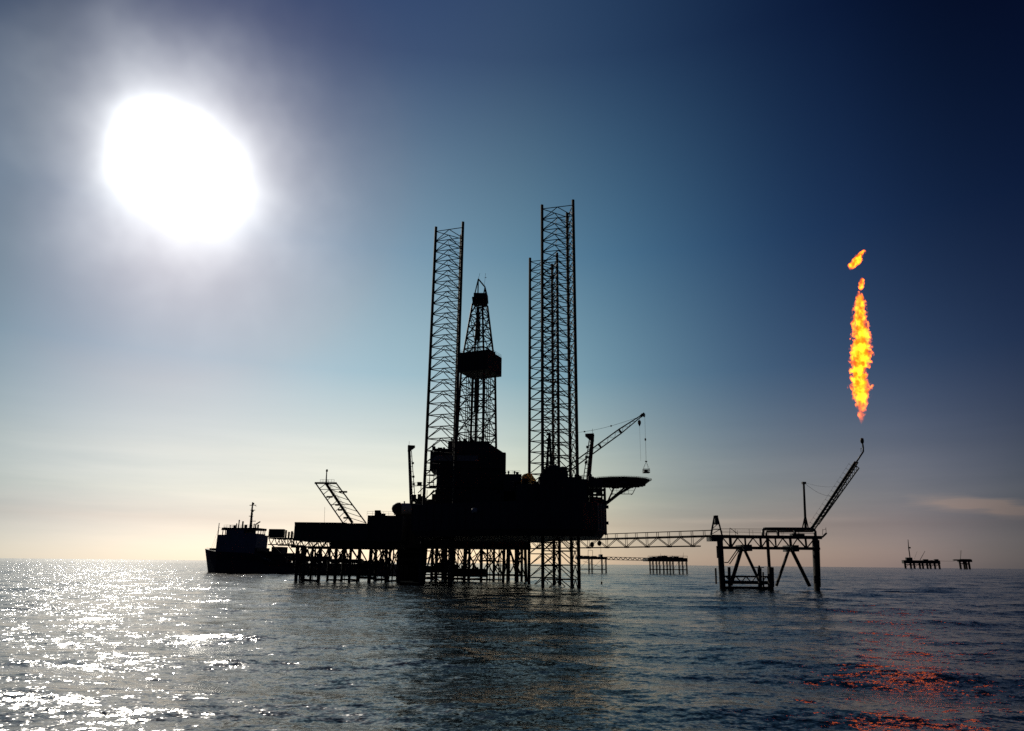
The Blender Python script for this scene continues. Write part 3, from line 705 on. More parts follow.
for (p0, p1, y0, y1, d) in ((397, 452, 565.5, 573, Dw + 3), (452, 486, 568.5, 577, Dw + 3), (399, 424, 550, 553, Dw + 2.5), (401, 423, 558, 561, Dw + 2.5)):
    a, b = W(p0, y0, d), W(p1, y1, d); bw.box(a.x, b.x, d, d + 4, b.z, a.z)
bw.build('boat_landing', DARK, wp)
rg = random.Random(21); ld = MB()
for i in range(26):
    p = rg.uniform(396, 484); a = W(p, rg.uniform(563, 569), Dw + 2.8); w = rg.uniform(.2, .8); ld.box(a.x - w, a.x + w, Dw + 2, Dw + 3.5, a.z - 1.4, a.z + rg.uniform(.1, 1.1))
ld.build('landing_gear', DARK, wp)
rs = MB()
for p in (458, 470, 487, 499, 507, 518): x = XX(p, Dw + 8, 560); rs.bar((x, Dw + 8, -3), (x, Dw + 8, zw), .28, 6)
rs.build('riser', LEG, wp)
clutter(wp, 413, 428, Dw + .6, 500.5, 7, 2.0, 31); clutter(wp, 395, 412, Dw + .8, 513.4, 5, 1.2, 32)
fr2 = MB()
for a, b in (((412, 486), (424, 485.5)), ((418, 493), (425, 486)), ((421, 500), (421, 486))): fr2.bar(W(*a, Dw + 1), W(*b, Dw + 1), .2, 4)
rail(fr2, [W(412, 486, Dw + 1), W(425, 485.6, Dw + 1)], h=1.4, r=.06); c_ = W(419.5, 484, Dw + 1); fr2.box(c_.x - .9, c_.x + .9, Dw + .5, Dw + 1.5, c_.z - .8, c_.z + .8)
fr2.build('access_frame', DARK, wp)
# horizontal tank on it
tk = thing('horizontal_tank', W(411, 515, Dw - 1.2), 'grey horizontal tank with rounded dark end left of the rig', 'tank')
c_ = W(398, 508.6, Dw - 1.6)
MB().lathe(c_, [(.05, -2.6), (1.3, -2.2), (2.1, -1.4), (2.45, -.4), (2.5, .6), (2.4, .9)], 18, axis=(1, .35, .02)).build('tank_end', DARK, tk, smooth=True)
MB().lathe(c_, [(2.2, .95), (2.25, 1.2), (2.25, 13.0), (1.6, 13.6), (.05, 13.8)], 18, axis=(1, .35, .02)).build('shell', GREY, tk, smooth=True)
ch = MB()
for u in (2.5, 5.5, 9): q = c_ + Vector((1, .35, .02)).normalized() * u; ch.bar(q + Vector((0, -.2, 2.2)), q + Vector((0, -.2, 3.0)), .3, 6)
ch.build('nozzle', DARK, tk)

# ------------------------------------------------------------------ supply vessel
bow = Vector((XX(206.3, 440, 549), 440, 0)); stern = Vector((XX(394, 420, 565), 420, 0))
sv = thing('supply_vessel', (bow + stern) / 2, 'dark supply ship with high bow wheelhouse and low aft deck', 'ship')
sa = (stern - bow); SL = sa.length; sa.normalize(); sn = Vector((sa.y, -sa.x, 0))   # sn points to the camera
if sn.y > 0: sn = -sn
def S(u, v, z): p = bow + sa * u + sn * (v * 1.25); return Vector((p.x, p.y, z))
stn = [(-.6, .15, 12.3), (.8, 1.6, 12.0), (4, 3.8, 11.5), (9, 6.0, 10.8), (16, 7.4, 10.5), (24, 8, 10.2), (30, 8, 9.2), (36, 8, 6.4), (39, 8, 5.6), (60, 8, 5.3), (SL - 3, 7.8, 5.3), (SL, 7.2, 5.3)]
vs = []; fs = []
for u, hb, zd in stn:
    zd *= 1.13
    u = u * 1.3 if u < SL - 4 else u
    k = max(0, 1 - u / 12)
    prof = [(u, hb, zd), (u + 1.5 * k, hb * .9, zd * .62), (u + 3.4 * k, hb * (.55 + .35 * (1 - k)), .8), (u + 3.8 * k, hb * (.45 + .4 * (1 - k)), -2.0)]
    vs += [S(a, b, c) for a, b, c in prof] + [S(a, -b, c) for a, b, c in prof[::-1]]
m8 = 8
for i in range(len(stn) - 1):
    for j in range(m8): fs.append((i * m8 + j, i * m8 + (j + 1) % m8, (i + 1) * m8 + (j + 1) % m8, (i + 1) * m8 + j))
fs += [tuple(range(m8))[::-1], tuple(range((len(stn) - 1) * m8, len(stn) * m8))]
MB()._add(vs, fs).build('hull', SHIP, sv)
def pu(px, py=540, D=434): return (Vector((XX(px - 2.4, D, py), D, 0)) - bow).dot(sa)
def zy(px, py, D=434): return ZZ(px, py, D)
def sbox(mb, u0, u1, v0, v1, z0, z1):
    return mb._add([S(u, v, z) for z in (z0, z1) for u, v in ((u0, v0), (u1, v0), (u1, v1), (u0, v1))], [(3, 2, 1, 0), (4, 5, 6, 7), (0, 1, 5, 4), (1, 2, 6, 5), (2, 3, 7, 6), (3, 0, 4, 7)])
u0, u1 = pu(218), pu(264); zt = zy(240, 535)
u0 += 2.2; u1 += .3
sbox(MB(), u0, u1, -5.5, 5.5, 10.4, zt).build('accommodation', NAVY, sv)
wh = MB(); zr0, zr1 = zy(240, 530.3), zy(240, 528)
sbox(wh, pu(231), pu(250), -5.5, 5.5, zt, zr0)
wh.build('wheelhouse', NAVY, sv)
rf = MB(); sbox(rf, pu(225.5), pu(262), -5.6, 5.6, zr0, zr1); rf._add([S(pu(224), -5, zr0), S(pu(224), 5, zr0), S(pu(227), 5, zr1 + .3), S(pu(227), -5, zr1 + .3), S(pu(229), 5, zr0), S(pu(229), -5, zr0)], [(0, 1, 2, 3), (1, 4, 2), (0, 3, 5), (3, 2, 4, 5), (0, 5, 4, 1)])
rf.build('wheelhouse_roof', SHIP, sv)
po = MB()
for p in (226.5, 229.5, 232.5, 250.5, 253.5, 256.5, 259, 261):
    for v in (-5, 5): po.bar(S(pu(p), v, zt - .2), S(pu(p), v, zr0 + .1), .28, 4)
po.build('window_post', SHIP, sv)
sbox(MB(), pu(250), pu(261.5), -5.3, 5.3, zt - .1, zy(240, 533.6)).build('bulwark', NAVY, sv)
stepm = MB(); sbox(stepm, u1, pu(267), -6, 6, 6, zy(266, 548)); sbox(stepm, pu(267), pu(272), -6.5, 6.5, 6, zy(270, 555))
stepm.build('deckhouse_step', SHIP, sv)
# main mast
mm = MB(); um = pu(250.5); mm.bar(S(um, 0, zr1), S(um - .6, 0, zy(250, 502)), .95, 6, .4)
mm.bar(S(um - .2, -.8, zr1), S(um + .2, 0, zy(250, 516)), .2, 4)
for y, w0, w1 in ((505, -2.38, 1.96), (510, -1.40, 1.68), (516, -1.96, 0.84), (521, -0.84, 2.80)):
    mm.bar(S(um + w0, 0, zy(250, y)), S(um + w1, 0, zy(250, y)), .26, 4)
for y, r in ((503.5, .5), (511, .6), (514, .45)): mm.ball(S(um, 0, zy(250, y)), r * 1.3, n=8, m=6)
mm.bar(S(um + 1.2, 0, zy(250, 505)), S(um + 2.2, 0, zy(250, 506.3)), .12, 4)
mm.build('mast', DARK, sv)
rd = MB()
for p, y0, w in ((228, 524.5, .22), (232.5, 525, .8), (234.5, 523, .3), (237, 519.5, .35), (241.3, 521, .5), (245, 524.5, .9), (254, 523.5, .3), (258.5, 524.5, .55)):
    rd.bar(S(pu(p), 0, zr1 - .1), S(pu(p), 0, zy(p, y0)), w, 5); rd.bar(S(pu(p) - .6, 0, zy(p, y0 + 1)), S(pu(p) + .6, 0, zy(p, y0 + 1)), .1, 4)
rail(rd, [S(pu(227), 5, zr1), S(pu(261), 5, zr1)], h=1.6, r=.08)
rd.build('roof_gear', DARK, sv)
dv = MB(); dv.path([S(pu(262), 5, zr0), S(pu(261.5), 5, zy(262, 525)), S(pu(266), 5, zy(266, 522.3))], .4, 5); dv.build('davit', DARK, sv)
fm = MB(); uf = pu(215.2)
fm.bar(S(uf, 0, 12), S(uf - .2, 0, zy(216, 522.5)), .4, 5, .22); fm.bar(S(uf - .5, 0, zy(216, 526.5)), S(uf + 1.2, 0, zy(216, 527.5)), .08, 4)
fm.bar(S(uf - .45, 0, 12), S(uf + .1, 0, zy(216, 530)), .1, 4)
fm.bar(S(uf + .2, 0, zy(216, 527)), S(uf - 3.8, 0, 13), .045, 4); fm.bar(S(uf + .2, 0, zy(216, 535)), S(uf - 2.6, 0, 13), .045, 4)
fm.build('foremast', DARK, sv)
gp_ = MB(); sbox(gp_, pu(209.5), pu(214), -1.5, 1.5, 12, 14.2); rail(gp_, [S(2, 2.0, 13.2), S(11, 5.5, 12.4)], h=1.2, r=.05); gp_.build('windlass', DARK, sv)
bw_ = MB(); bw_._add([S(u, v, z) for v in (8.05, 7.8) for u, z in ((38, 10.0), (38, 12.4), (42, 11.2), (50, 8.6), (57, 7.8), (SL - 2, 7.4), (SL - 2, 5.5))], [(0, 1, 2, 3, 4, 5, 6), (13, 12, 11, 10, 9, 8, 7)] + [(i, (i + 1) % 7, 7 + (i + 1) % 7, 7 + i) for i in range(7)]); bw_.build('deck_bulwark', SHIP, sv)
wn = MB(); sbox(wn, pu(279), pu(290), -3, 3, 6, zy(284, 547)); sbox(wn, pu(274), pu(277.5), -2, 2, 6, zy(275, 552)); sbox(wn, pu(268), pu(273.5), -4, 4, 6, zy(270, 551)); wn.build('towing_winch', DARK, sv)
cgm = MB(); rg = random.Random(8)
for i in range(26):
    u = rg.uniform(46, SL - 6); w = rg.uniform(1, 3); v = rg.uniform(-5, 5); sbox(cgm, u, u + w, v - 1, v + 1, 5.9, 5.9 + rg.uniform(.8, 3.0))
cgm.build('deck_cargo', RUSTY, sv)

# ------------------------------------------------------------------ flare platform
Df_ = 222.0
fp = thing('flare_platform', (XX(768, Df_), Df_, 0), 'slim steel jacket platform with slanting braces carrying the flare boom', 'platform')
ray_ = Vector((XX(768, Df_), Df_, 0)).normalized()
back = ray_ * 4.0
zt0 = ZZ(768, 535.3, Df_); zb0 = ZZ(768, 548, Df_)
xl, xr = XX(716, Df_), XX(823, Df_)
def fpnt(px, py, b=0): return W(px, py, Df_) + back * b
dk = MB()
a, b = fpnt(717, 536), fpnt(826, 533.2)
z_ = zt0
for y0, y1 in ((0, 1),):
    dk._add([Vector((p.x, p.y, z)) for z in (z_ - .9, z_) for p in (fpnt(716, 536), fpnt(822, 536), fpnt(822, 536, 1), fpnt(716, 536, 1))], [(3, 2, 1, 0), (4, 5, 6, 7), (0, 1, 5, 4), (1, 2, 6, 5), (2, 3, 7, 6), (3, 0, 4, 7)])
dk.bar((xr, Df_, z_ - .4), W(826.5, 533, Df_), .3, 5)
dk.build('deck', DARK, fp)
zz = lambda px, y: ZZ(px, y, Df_)
def atz(px, z, b=0):
    p = W(px, 541, Df_); p.z = z; return p + back * b
dt = MB()
for bb in (0, 1):
    dt.bar(atz(717, zb0, bb), atz(819, zb0, bb), .42, 6)
dt.build('lower_girder', LEG, fp)
nodes = [722.5, 730, 737.5, 745, 753, 760.5, 768, 775.5, 783, 790.5, 798, 806, 815]
for bb in (0, 1):
    for i, (p0, p1) in enumerate(zip(nodes, nodes[1:])):
        bars('deck_brace', [(atz(p0, zb0 if i % 2 else zt0 - .8, bb), atz(p1, zt0 - .8 if i % 2 else zb0, bb))], .15, LEG, fp)
        if i % 2: bars('deck_post', [(atz(p0, zb0, bb), atz(p0, zt0 - .8, bb))], .38 if i % 4 == 1 else .25, LEG, fp)
for p0, p1, r in ((719.3, 722.2, .8), (767.3, 770.6, .48), (815.3, 817.3, .8)):
    for bb in (0, 1):
        p, q = W(p0, 537, Df_) + back * bb, W(p1, 587, Df_) + back * bb; q = p + (q - p) * ((p.z + 4) / (p.z - q.z))
        MB().bar(p, q, r, 10).build('leg', LEG, fp)
p, q = W(818.6, 540, Df_ - 1), W(820.0, 587, Df_ - 1); MB().bar(p, q, .28, 8).build('riser', LEG, fp)
for s_ in ((741.5, 548, 730.5, 583), (743.5, 548, 761.5, 580), (789.5, 548, 776.5, 584), (791.0, 548, 810, 584.5)):
    for bb in (0, 1):
        p, q = fpnt(s_[0], s_[1], bb), W(s_[2], 587, Df_) + back * bb; q.z = 1.2
        MB().bar(p, q, .5 if s_[0] in (741.5, 791.0) else .42, 8).build('slanting_brace', LEG, fp)
for px, w in ((743, 2.6), (790.2, 2.0)):
    c = atz(px, (zt0 + zb0) / 2 - .4, .5); MB().box(c.x - w * .5, c.x + w * .5, c.y - 4, c.y + 4, zb0 - 1.0, zt0 - .9 if w > 3 else zb0 + .9).build('node_plate', DARK, fp)
# boat landing low between the left and middle legs
zl0, zl1 = zz(745, 582.5), zz(745, 576.5)
lg = MB(); n = 9
for bb in (-.1, .5):
    lg.bar(atz(722, zl0, bb), atz(769, zl0, bb), .5, 6); lg.bar(atz(722, zl1, bb), atz(769, zl1, bb), .26, 5); lg.bar(atz(722, .4, bb), atz(769, .4, bb), .55, 6)
    for i in range(n):
        q0, q1 = 723 + 45 * i / n, 723 + 45 * (i + 1) / n
        lg.bar(atz(q0, zl0 if i % 2 else zl1, bb), atz(q1, zl1 if i % 2 else zl0, bb), .17, 4)
lg.build('boat_landing', LEG, fp)
for px, y0, y1, r in ((729, 567, 587, .45), (715.6, 568, 584, .28), (717.2, 546, 558, .3), (759.5, 568, 587, .6), (770.5, 567, 587, .95), (763, 572, 587, .25)):
    MB().bar(W(px, y0, Df_ - 1.3), W(px + .6, y1, Df_ - 1.3), r, 6).build('fender_post', LEG, fp)
for a_, b_ in (((737.5, 549), (728, 562.5)), ((728, 562.5), (724.5, 562.5)), ((739.5, 549.5), (729.5, 564))):
    MB().bar(W(*a_, Df_ - .8), W(*b_, Df_ - .8), .16, 5).build('stair_rail', LEG, fp)
MB().bar(W(754.5, 567.5, Df_ - 1), W(764, 567.5, Df_ - 1), .16, 4).bar(W(759, 565.5, Df_ - 1), W(760, 569, Df_ - 1), .3, 5).build('navigation_light', DARK, fp)
fr_ = MB(); rail(fr_, [atz(722, zt0, 0), atz(764, zt0, 0)], h=1.9, step=3.3, r=.07); rail(fr_, [atz(766, zt0, 0), atz(816, zt0, 0)], h=1.6, step=4.5, r=.06); rail(fr_, [atz(722, zt0, 1), atz(816, zt0, 1)], h=1.7, step=4.5, r=.05)
fr_.bar(W(826.2, 533, Df_), W(825.8, 527.5, Df_), .08, 4); fr_.bar(W(822.5, 535, Df_), W(822.8, 529, Df_), .08, 4); fr_.bar(W(822.8, 530, Df_), W(826, 529, Df_), .07, 4)
fr_.bar(atz(730, zt0, 0), W(730, 527.8, Df_), .1, 4); fr_.bar(W(730, 528, Df_), W(738, 534, Df_), .12, 4)
fr_.build('railing', DARK, fp)
pm = MB().path([W(763, 538, Df_ + 1), W(763, 530, Df_ + 1), W(764.5, 528.6, Df_ + 1), W(813, 528.9, Df_ + 1), W(815, 531, Df_ + 1), W(815.5, 538, Df_ + 1)], .45, 10)
pm.build('flare_pipe', PIPE, fp, smooth=True)
MB().path([W(766.5, 537, Df_ + 2), W(766.5, 531.3, Df_ + 2), W(815, 531.3, Df_ + 2)], .3, 8).build('flare_pipe', PIPE, fp, smooth=True)
for px in (780, 797): MB().box(atz(px, 0).x - .25, atz(px, 0).x + .25, Df_ + .6, Df_ + 1.6, zt0, zz(px, 529.5)).build('pipe_support', DARK, fp)
MB().box(atz(794, 0).x, atz(806, 0).x, Df_ + .5, Df_ + 3, zt0, zz(800, 533.6)).build('valve_skid', DARK, fp)
# little tower at the bridge end
tw = MB(); zt_ = zz(716, 516); zb_ = zt0
tops = [W(714.3, 516, Df_), W(717, 516, Df_), W(717, 516, Df_) + back * .3, W(714.3, 516, Df_) + back * .3]
bots = [atz(711.2, zb_, 0), atz(722.2, zb_, 0), atz(722.2, zb_, .5), atz(711.2, zb_, .5)]
for a_, b_ in zip(bots, tops): tw.bar(a_, b_, .22, 5)
for u in (.3, .62):
    l_ = [lerp(x_, y_, u) for x_, y_ in zip(bots, tops)]
    for i in range(4): tw.bar(l_[i], l_[(i + 1) % 4], .14, 4)
for u0, u1 in ((0, .3), (.3, .62)): tw.bar(lerp(bots[0], tops[0], u0), lerp(bots[1], tops[1], u1), .12, 4)
c = lerp(tops[0], tops[2], .5); tw.box(c.x - .55, c.x + .55, c.y - .7, c.y + .7, c.z - 2.6, c.z + .2)
tw.build('bridge_tower', DARK, fp)
MB().box(atz(711, 0).x, atz(722.5, 0).x, Df_ - .8, Df_ + 5, zz(716, 541), zt0 - .003).build('bridge_bearing', DARK, fp)

fbm = thing('flare_boom', W(811, 530, Df_ + 1), 'slanted lattice flare boom with burner tip under the flame', 'flare boom')
D1, D2 = Df_ + 1, Df_ + 3
bA = (W(810.5, 529, D1), W(855.0, 461.5, D2)); bB = (W(814.5, 529.5, D1 + 1.5), W(858, 462.2, D2 + .5)); bC = (W(818.5, 524.5, D1 + 1.2), W(859.0, 468, D2 + .6))
MB().bar(*bA, .26, 6).build('chord', DARK, fbm); MB().bar(*bB, .22, 6).build('chord', DARK, fbm); MB().bar(*bC, .2, 6).build('chord', DARK, fbm)
n = 20
for i in range(n):
    u0, u1 = i / n, (i + 1) / n; s_ = i % 2
    mb = MB().bar(lerp(*bA, u0), lerp(*bB, u1), .12, 4).bar(lerp(*bB, u0), lerp(*bC, u1), .1, 4).bar(lerp(*bA, u0 if s_ else u1), lerp(*bC, u1 if s_ else u0), .1, 4).bar(lerp(*bB, u0), lerp(*bC, u0), .1, 4)
    mb.build('lattice_bay', DARK, fbm)
hr = MB(); ofs = Vector((-.75, 0, .45))
for i in range(1, 15):
    p = lerp(*bA, i / 15); hr.bar(p, p + ofs * 1.5, .05, 4)
hr.bar(lerp(*bA, .05) + ofs * 1.4, lerp(*bA, .95) + ofs * 1.4, .03, 4); hr.build('handrail', DARK, fbm)
MB().path([lerp(*bA, 0) + Vector((.5, 0, .1)), lerp(lerp(*bA, 1), lerp(*bB, 1), .5), W(863.3, 451.5, D2), W(863.2, 447.5, D2), W(862.3, 441, D2)], .26, 7).build('gas_pipe', PIPE, fbm, smooth=True)
MB().lathe(W(862.4, 443.5, D2), [(.25, 0), (.5, .3), (.58, 1.0), (.5, 1.7), (.3, 1.8)], 10).build('burner_tip', DARK, fbm, smooth=True)
MB().bar(W(861, 452, D2), W(860.8, 448, D2), .1, 4).bar(W(860.8, 448.5, D2), W(863, 448, D2), .08, 4).build('pilot_line', DARK, fbm)
ma = thing('guyed_mast', W(805.5, 528, Df_ + 2), 'thin upright mast on the flare platform guyed to its boom', 'mast')
MB().bar(W(805.6, 528.5, Df_ + 2), W(803.7, 483, Df_ + 2), .42, 7, .33).build('post', DARK, ma)
MB().bar(W(802.3, 528.5, Df_ + 2), W(805.2, 515, Df_ + 2), .2, 5).bar(W(808.3, 528.5, Df_ + 2), W(805.3, 515, Df_ + 2), .2, 5).build('stay_leg', DARK, ma)
MB().box(W(803.7, 482.5, 224).x - .55, W(803.7, 482.5, 224).x + .6, 223.5, 224.5, W(803.7, 484, 224).z, W(803.7, 481.9, 224).z).build('mast_head', DARK, ma)
def sag(a, b, s, n=10): return [lerp(a, b, i / n) - Vector((0, 0, s * math.sin(math.pi * i / n))) for i in range(n + 1)]
MB().path(sag(W(804, 482.8, Df_ + 2), lerp(*bA, .47), .9), .045, 4).build('guy_wire', ROPE, ma)
MB().path(sag(W(804, 482.5, Df_ + 2), lerp(*bA, .62), .6), .03, 4).build('guy_wire', ROPE, ma)

# ------------------------------------------------------------------ footbridge
P0 = Vector((XX(713, 222), 222, 0)); P1 = Vector((XX(512, 300), 300, 0))
zbd = ZZ(706, 536.2, 224)
br = thing('footbridge', (P0 + P1) / 2 + Vector((0, 0, zbd)), 'long lattice footbridge linking the rig area to flare platform', 'bridge')
bd = (P1 - P0); BL = bd.length; bdn = bd.normalized(); bn = Vector((-bdn.y, bdn.x, 0))
if bn.y < 0: bn = -bn
def B_(s, v, z): p = P0 + bdn * s + bn * v; return Vector((p.x, p.y, zbd + z))
hw = .45; zlo = -3.0
for v in (-hw, hw):
    MB().bar(B_(0, v, 0), B_(BL, v, 0), .34, 6).build('upper_chord', LEG, br)
    MB().bar(B_(5, v, zlo), B_(BL - 4, v, zlo), .2, 6).build('lower_chord', LEG, br)
    MB().bar(B_(0, v, 1.75), B_(BL, v, 1.75), .13, 5).build('top_rail', LEG, br)
MB().obox(B_(BL / 2, 0, .05), bdn * (BL / 2), bn * hw, (0, 0, .1)).build('walkway_deck', DARK, br)
npn = round((BL - 6) / 9.0); pl_ = (BL - 6) / npn
for v in (-hw, hw):
    for i in range(npn):
        s0 = 3 + i * pl_; sm = s0 + pl_ / 2; s1 = s0 + pl_
        bars('truss_diagonal', [(B_(s0, v, -.1), B_(sm, v, zlo)), (B_(s1, v, -.1), B_(sm, v, zlo))], .12, LEG, br)
        bars('truss_post', [(B_(sm, v, zlo), B_(sm, v, 1.75)), (B_(s0, v, 0), B_(s0, v, 1.75))], .1, LEG, br)
        p = B_(sm, v, zlo); MB().obox(p, bdn * .55, bn * .16, (0, 0, .28)).build('gusset', LEG, br)
for p_, y_, lab in ((592, 544.5, 'upper'), (599.3, 543.2, 'lower')):
    c = W(p_, y_, 262)
    o = MB().bar((c.x + .6, c.y, zbd), c, .07, 4).lathe(c, [(.1, -1.0), (.6, -.7), (.85, -.2), (.7, .5), (.25, .9), (.1, 1.0)], 10).build('hanging_fender', DARK, org=c)
    tag(o, 'dark round fender hanging under the footbridge ' + ('nearer the rig hull' if p_ < 595 else 'above the line into water'), 'fender', 'round fenders hanging under the footbridge')
a = W(600.7, 545, 262); b = Vector((a.x, 262, -.5))
o = MB().bar(a, b, .06, 4).bar((a.x, 262, 1.0), (a.x, 262, .1), .3, 6).build('hanging_line', ROPE, org=a); tag(o, 'thin weighted line dropping from the footbridge into the sea', 'rope')

# ------------------------------------------------------------------ far platforms
def far_platform(name, px0, px1, D, ydeck, yunder, legs, label, group, cat='platform', low=None, humps=(), posts=(), depth=20):
    x0, x1 = XX(px0, D, ydeck), XX(px1, D, ydeck); pm = (px0 + px1) / 2
    zt, zb = ZZ(pm, ydeck, D), ZZ(pm, yunder, D); k = D / 690
    o = thing(name, ((x0 + x1) / 2, D, 0), label, cat, group)
    MB().box(x0, x1, D, D + depth, zb, zt).build('deck', DARK, o)
    for p in legs:
        x = XX(p, D + 2, 562); MB().bar((x, D + 2, -4), (x, D + 2, zb + .05), (.42 if D < 1000 else .75) * k, 6).build('leg', LEG, o)
        x = XX(p + .9, D + depth - 2, 562); MB().bar((x, D + depth - 2, -4), (x, D + depth - 2, zb + .05), .36 * k, 6).build('leg', LEG, o)
    lb = MB()
    for a_, b_ in zip(legs, legs[1:]): lb.bar((XX(a_, D + 2, 562), D + 2, zb * .2 + .5), (XX(b_, D + 2, 562), D + 2, zb), .16 * k, 4)
    if low: 
        zl = ZZ(pm, low, D); lb.box(XX(legs[0], D, 562), XX(legs[-1], D, 562), D + 1, D + 4, zl - .4 * k, zl + .35 * k)
    lb.build('bracing', LEG, o)
    for (a_, b_, yt) in humps: MB().box(XX(a_, D, yt), XX(b_, D, yt), D + 2, D + depth * .7, zt - .1, ZZ(pm, yt, D)).build('deck_module', DARK, o)
    for (p, yt, r) in posts: MB().bar(W(p, ydeck + .5, D + 3), W(p + .2, yt, D + 3), r * k, 5).build('post', DARK, o)
    return o
g1 = 'far jacket platforms on the horizon'
f1 = far_platform('distant_platform', 577, 607, 600, 556.6, 559.2, [579, 588.5, 591.5, 601.5, 605.5], 'small distant platform seen just right of the rig leg', g1, low=569.2, humps=((579, 583, 555.6), (584.5, 590, 555.8), (592, 597, 555.9), (600.5, 603, 554.2)), posts=((579.2, 550.2, .2), (588, 549.8, .2), (592.5, 550.5, .2)))
f1g = MB().path([W(588, 550, 603), W(592.5, 550.4, 603)], .2, 4).path([W(583, 561, 602), W(600, 567, 602)], .18, 4); f1g.build('gantry', DARK, f1)
f2 = far_platform('distant_platform', 648, 687.5, 620, 557.8, 561.5, [649.5, 652.5, 656, 659, 663, 666.5, 669.5, 672.5, 678.5, 682, 686], 'wide distant platform on many legs under the footbridge', g1, low=569.5, humps=((653, 656, 556.6), (657.5, 661.5, 556.4), (662, 668, 555.6), (669, 673, 556.8), (674, 679, 556.2), (680, 684, 557.2)), posts=((660.5, 553.5, .12), (664.5, 555, .2), (683.2, 552.6, .1), (672, 555.5, .3)), depth=24)
rl = MB(); rail(rl, [W(648, 557.8, 620), W(687.5, 557.8, 620)], h=1.6, step=3.5, r=.12); rl.build('railing', DARK, f2)
fbr = thing('distant_footbridge', W(628, 557.5, 610), 'thin lattice footbridge joining the two distant platforms near the rig', 'bridge')
a, b = W(606.5, 556.9, 604), W(649, 558.0, 622); n = 18
for off in (0, 3.0):
    MB().bar(a + Vector((0, off, 0)), b + Vector((0, off, 0)), .22, 5).bar(a + Vector((0, off, -2.2)), b + Vector((0, off, -2.2)), .22, 5).build('chord', LEG, fbr)
    for i in range(n):
        s_ = i % 2; MB().bar(lerp(a, b, i / n) + Vector((0, off, -2.2 * s_)), lerp(a, b, (i + 1) / n) + Vector((0, off, -2.2 * (1 - s_))), .2, 4).build('truss_diagonal', LEG, fbr)
g2 = 'rigs far off on the right horizon'
f3 = far_platform('distant_rig', 903.5, 940, 5000, 560.3, 563.6, [904.5, 910, 913.5, 919, 922, 926.5, 929.5, 934, 938.5], 'far off rig with tall leaning tower on the right horizon', g2, 'drilling rig', low=564.8, humps=((906.5, 912.5, 557.6), (924, 928.5, 559.2), (931, 933, 560), (935, 938.6, 559)), depth=25)
tf = MB(); tf.bar(W(910, 558, 5020), W(908.5, 547, 5020), 3.6, 5).bar(W(908.5, 547, 5020), W(908, 539.5, 5020), 3.0, 5, 2.0).box(W(909.8, 548, 5020).x - 6, W(909.8, 548, 5020).x + 5, 5016, 5024, W(909, 548.4, 5020).z, W(909, 547, 5020).z); tf.build('tower', DARK, f3)
MB().bar(W(920, 560, 5020), W(925, 551, 5020), 2.0, 5, 1.2).build('crane_boom', DARK, f3); MB().bar(W(914.5, 559, 5020), W(917, 551.2, 5020), .9, 4).build('crane_boom', DARK, f3)
f4 = far_platform('distant_rig', 959, 972, 5000, 559.4, 562, [959.5, 963.5, 965.5, 968.5], 'smaller far off platform at the right end of a thin bridge', g2, low=563.6, humps=((954.5, 960, 560.8), (961, 971, 559.0)), posts=((960.3, 550.4, .12),), depth=25)
MB().bar(W(960.5, 559.6, 5010), W(961.6, 550, 5010), .8, 4).build('crane_boom', DARK, f4)
fb2 = thing('distant_footbridge', W(947, 561, 5020), 'hair thin footbridge between the two far rigs on right', 'bridge')
for v in (0, 5): MB().bar(W(939, 561.0, 5020 + v), W(955, 561.2, 5020 + v), 1.0, 4).build('chord', LEG, fb2)

# ------------------------------------------------------------------ the gas flame
def flame_material():
    m = bpy.data.materials.new('burning_gas'); m.use_nodes = True; t = m.node_tree
    for n_ in list(t.nodes):
        if n_.type != 'OUTPUT_MATERIAL': t.nodes.remove(n_)
    out = t.nodes['Material Output']
    at_ = t.nodes.new('ShaderNodeTexCoord')
    def M(op, a, b=None, c=None, clamp=False): return mth(op, a, b, c, clamp, t)
    return m, t, out, at_, M
FD = 225.0
prof = [(291, 859, 1.2), (295, 859.3, 3.4), (301, 860.2, 6.2), (309, 859.8, 6.8), (317, 859.3, 7.4), (325, 859.8, 8.2), (333, 860.4, 8.8), (341, 861.2, 9.4), (350, 861.4, 10.6), (359, 861, 10.8), (366, 860.3, 10.2), (373, 858.6, 8.2), (379, 858.4, 7.4), (386, 860.2, 10.8), (391, 860.8, 9.8), (398, 861.3, 7.8), (405, 861.6, 5.6), (411, 861.8, 4.4), (417, 861.5, 3.6), (422, 861.2, 2.2), (424, 861.2, .8)]
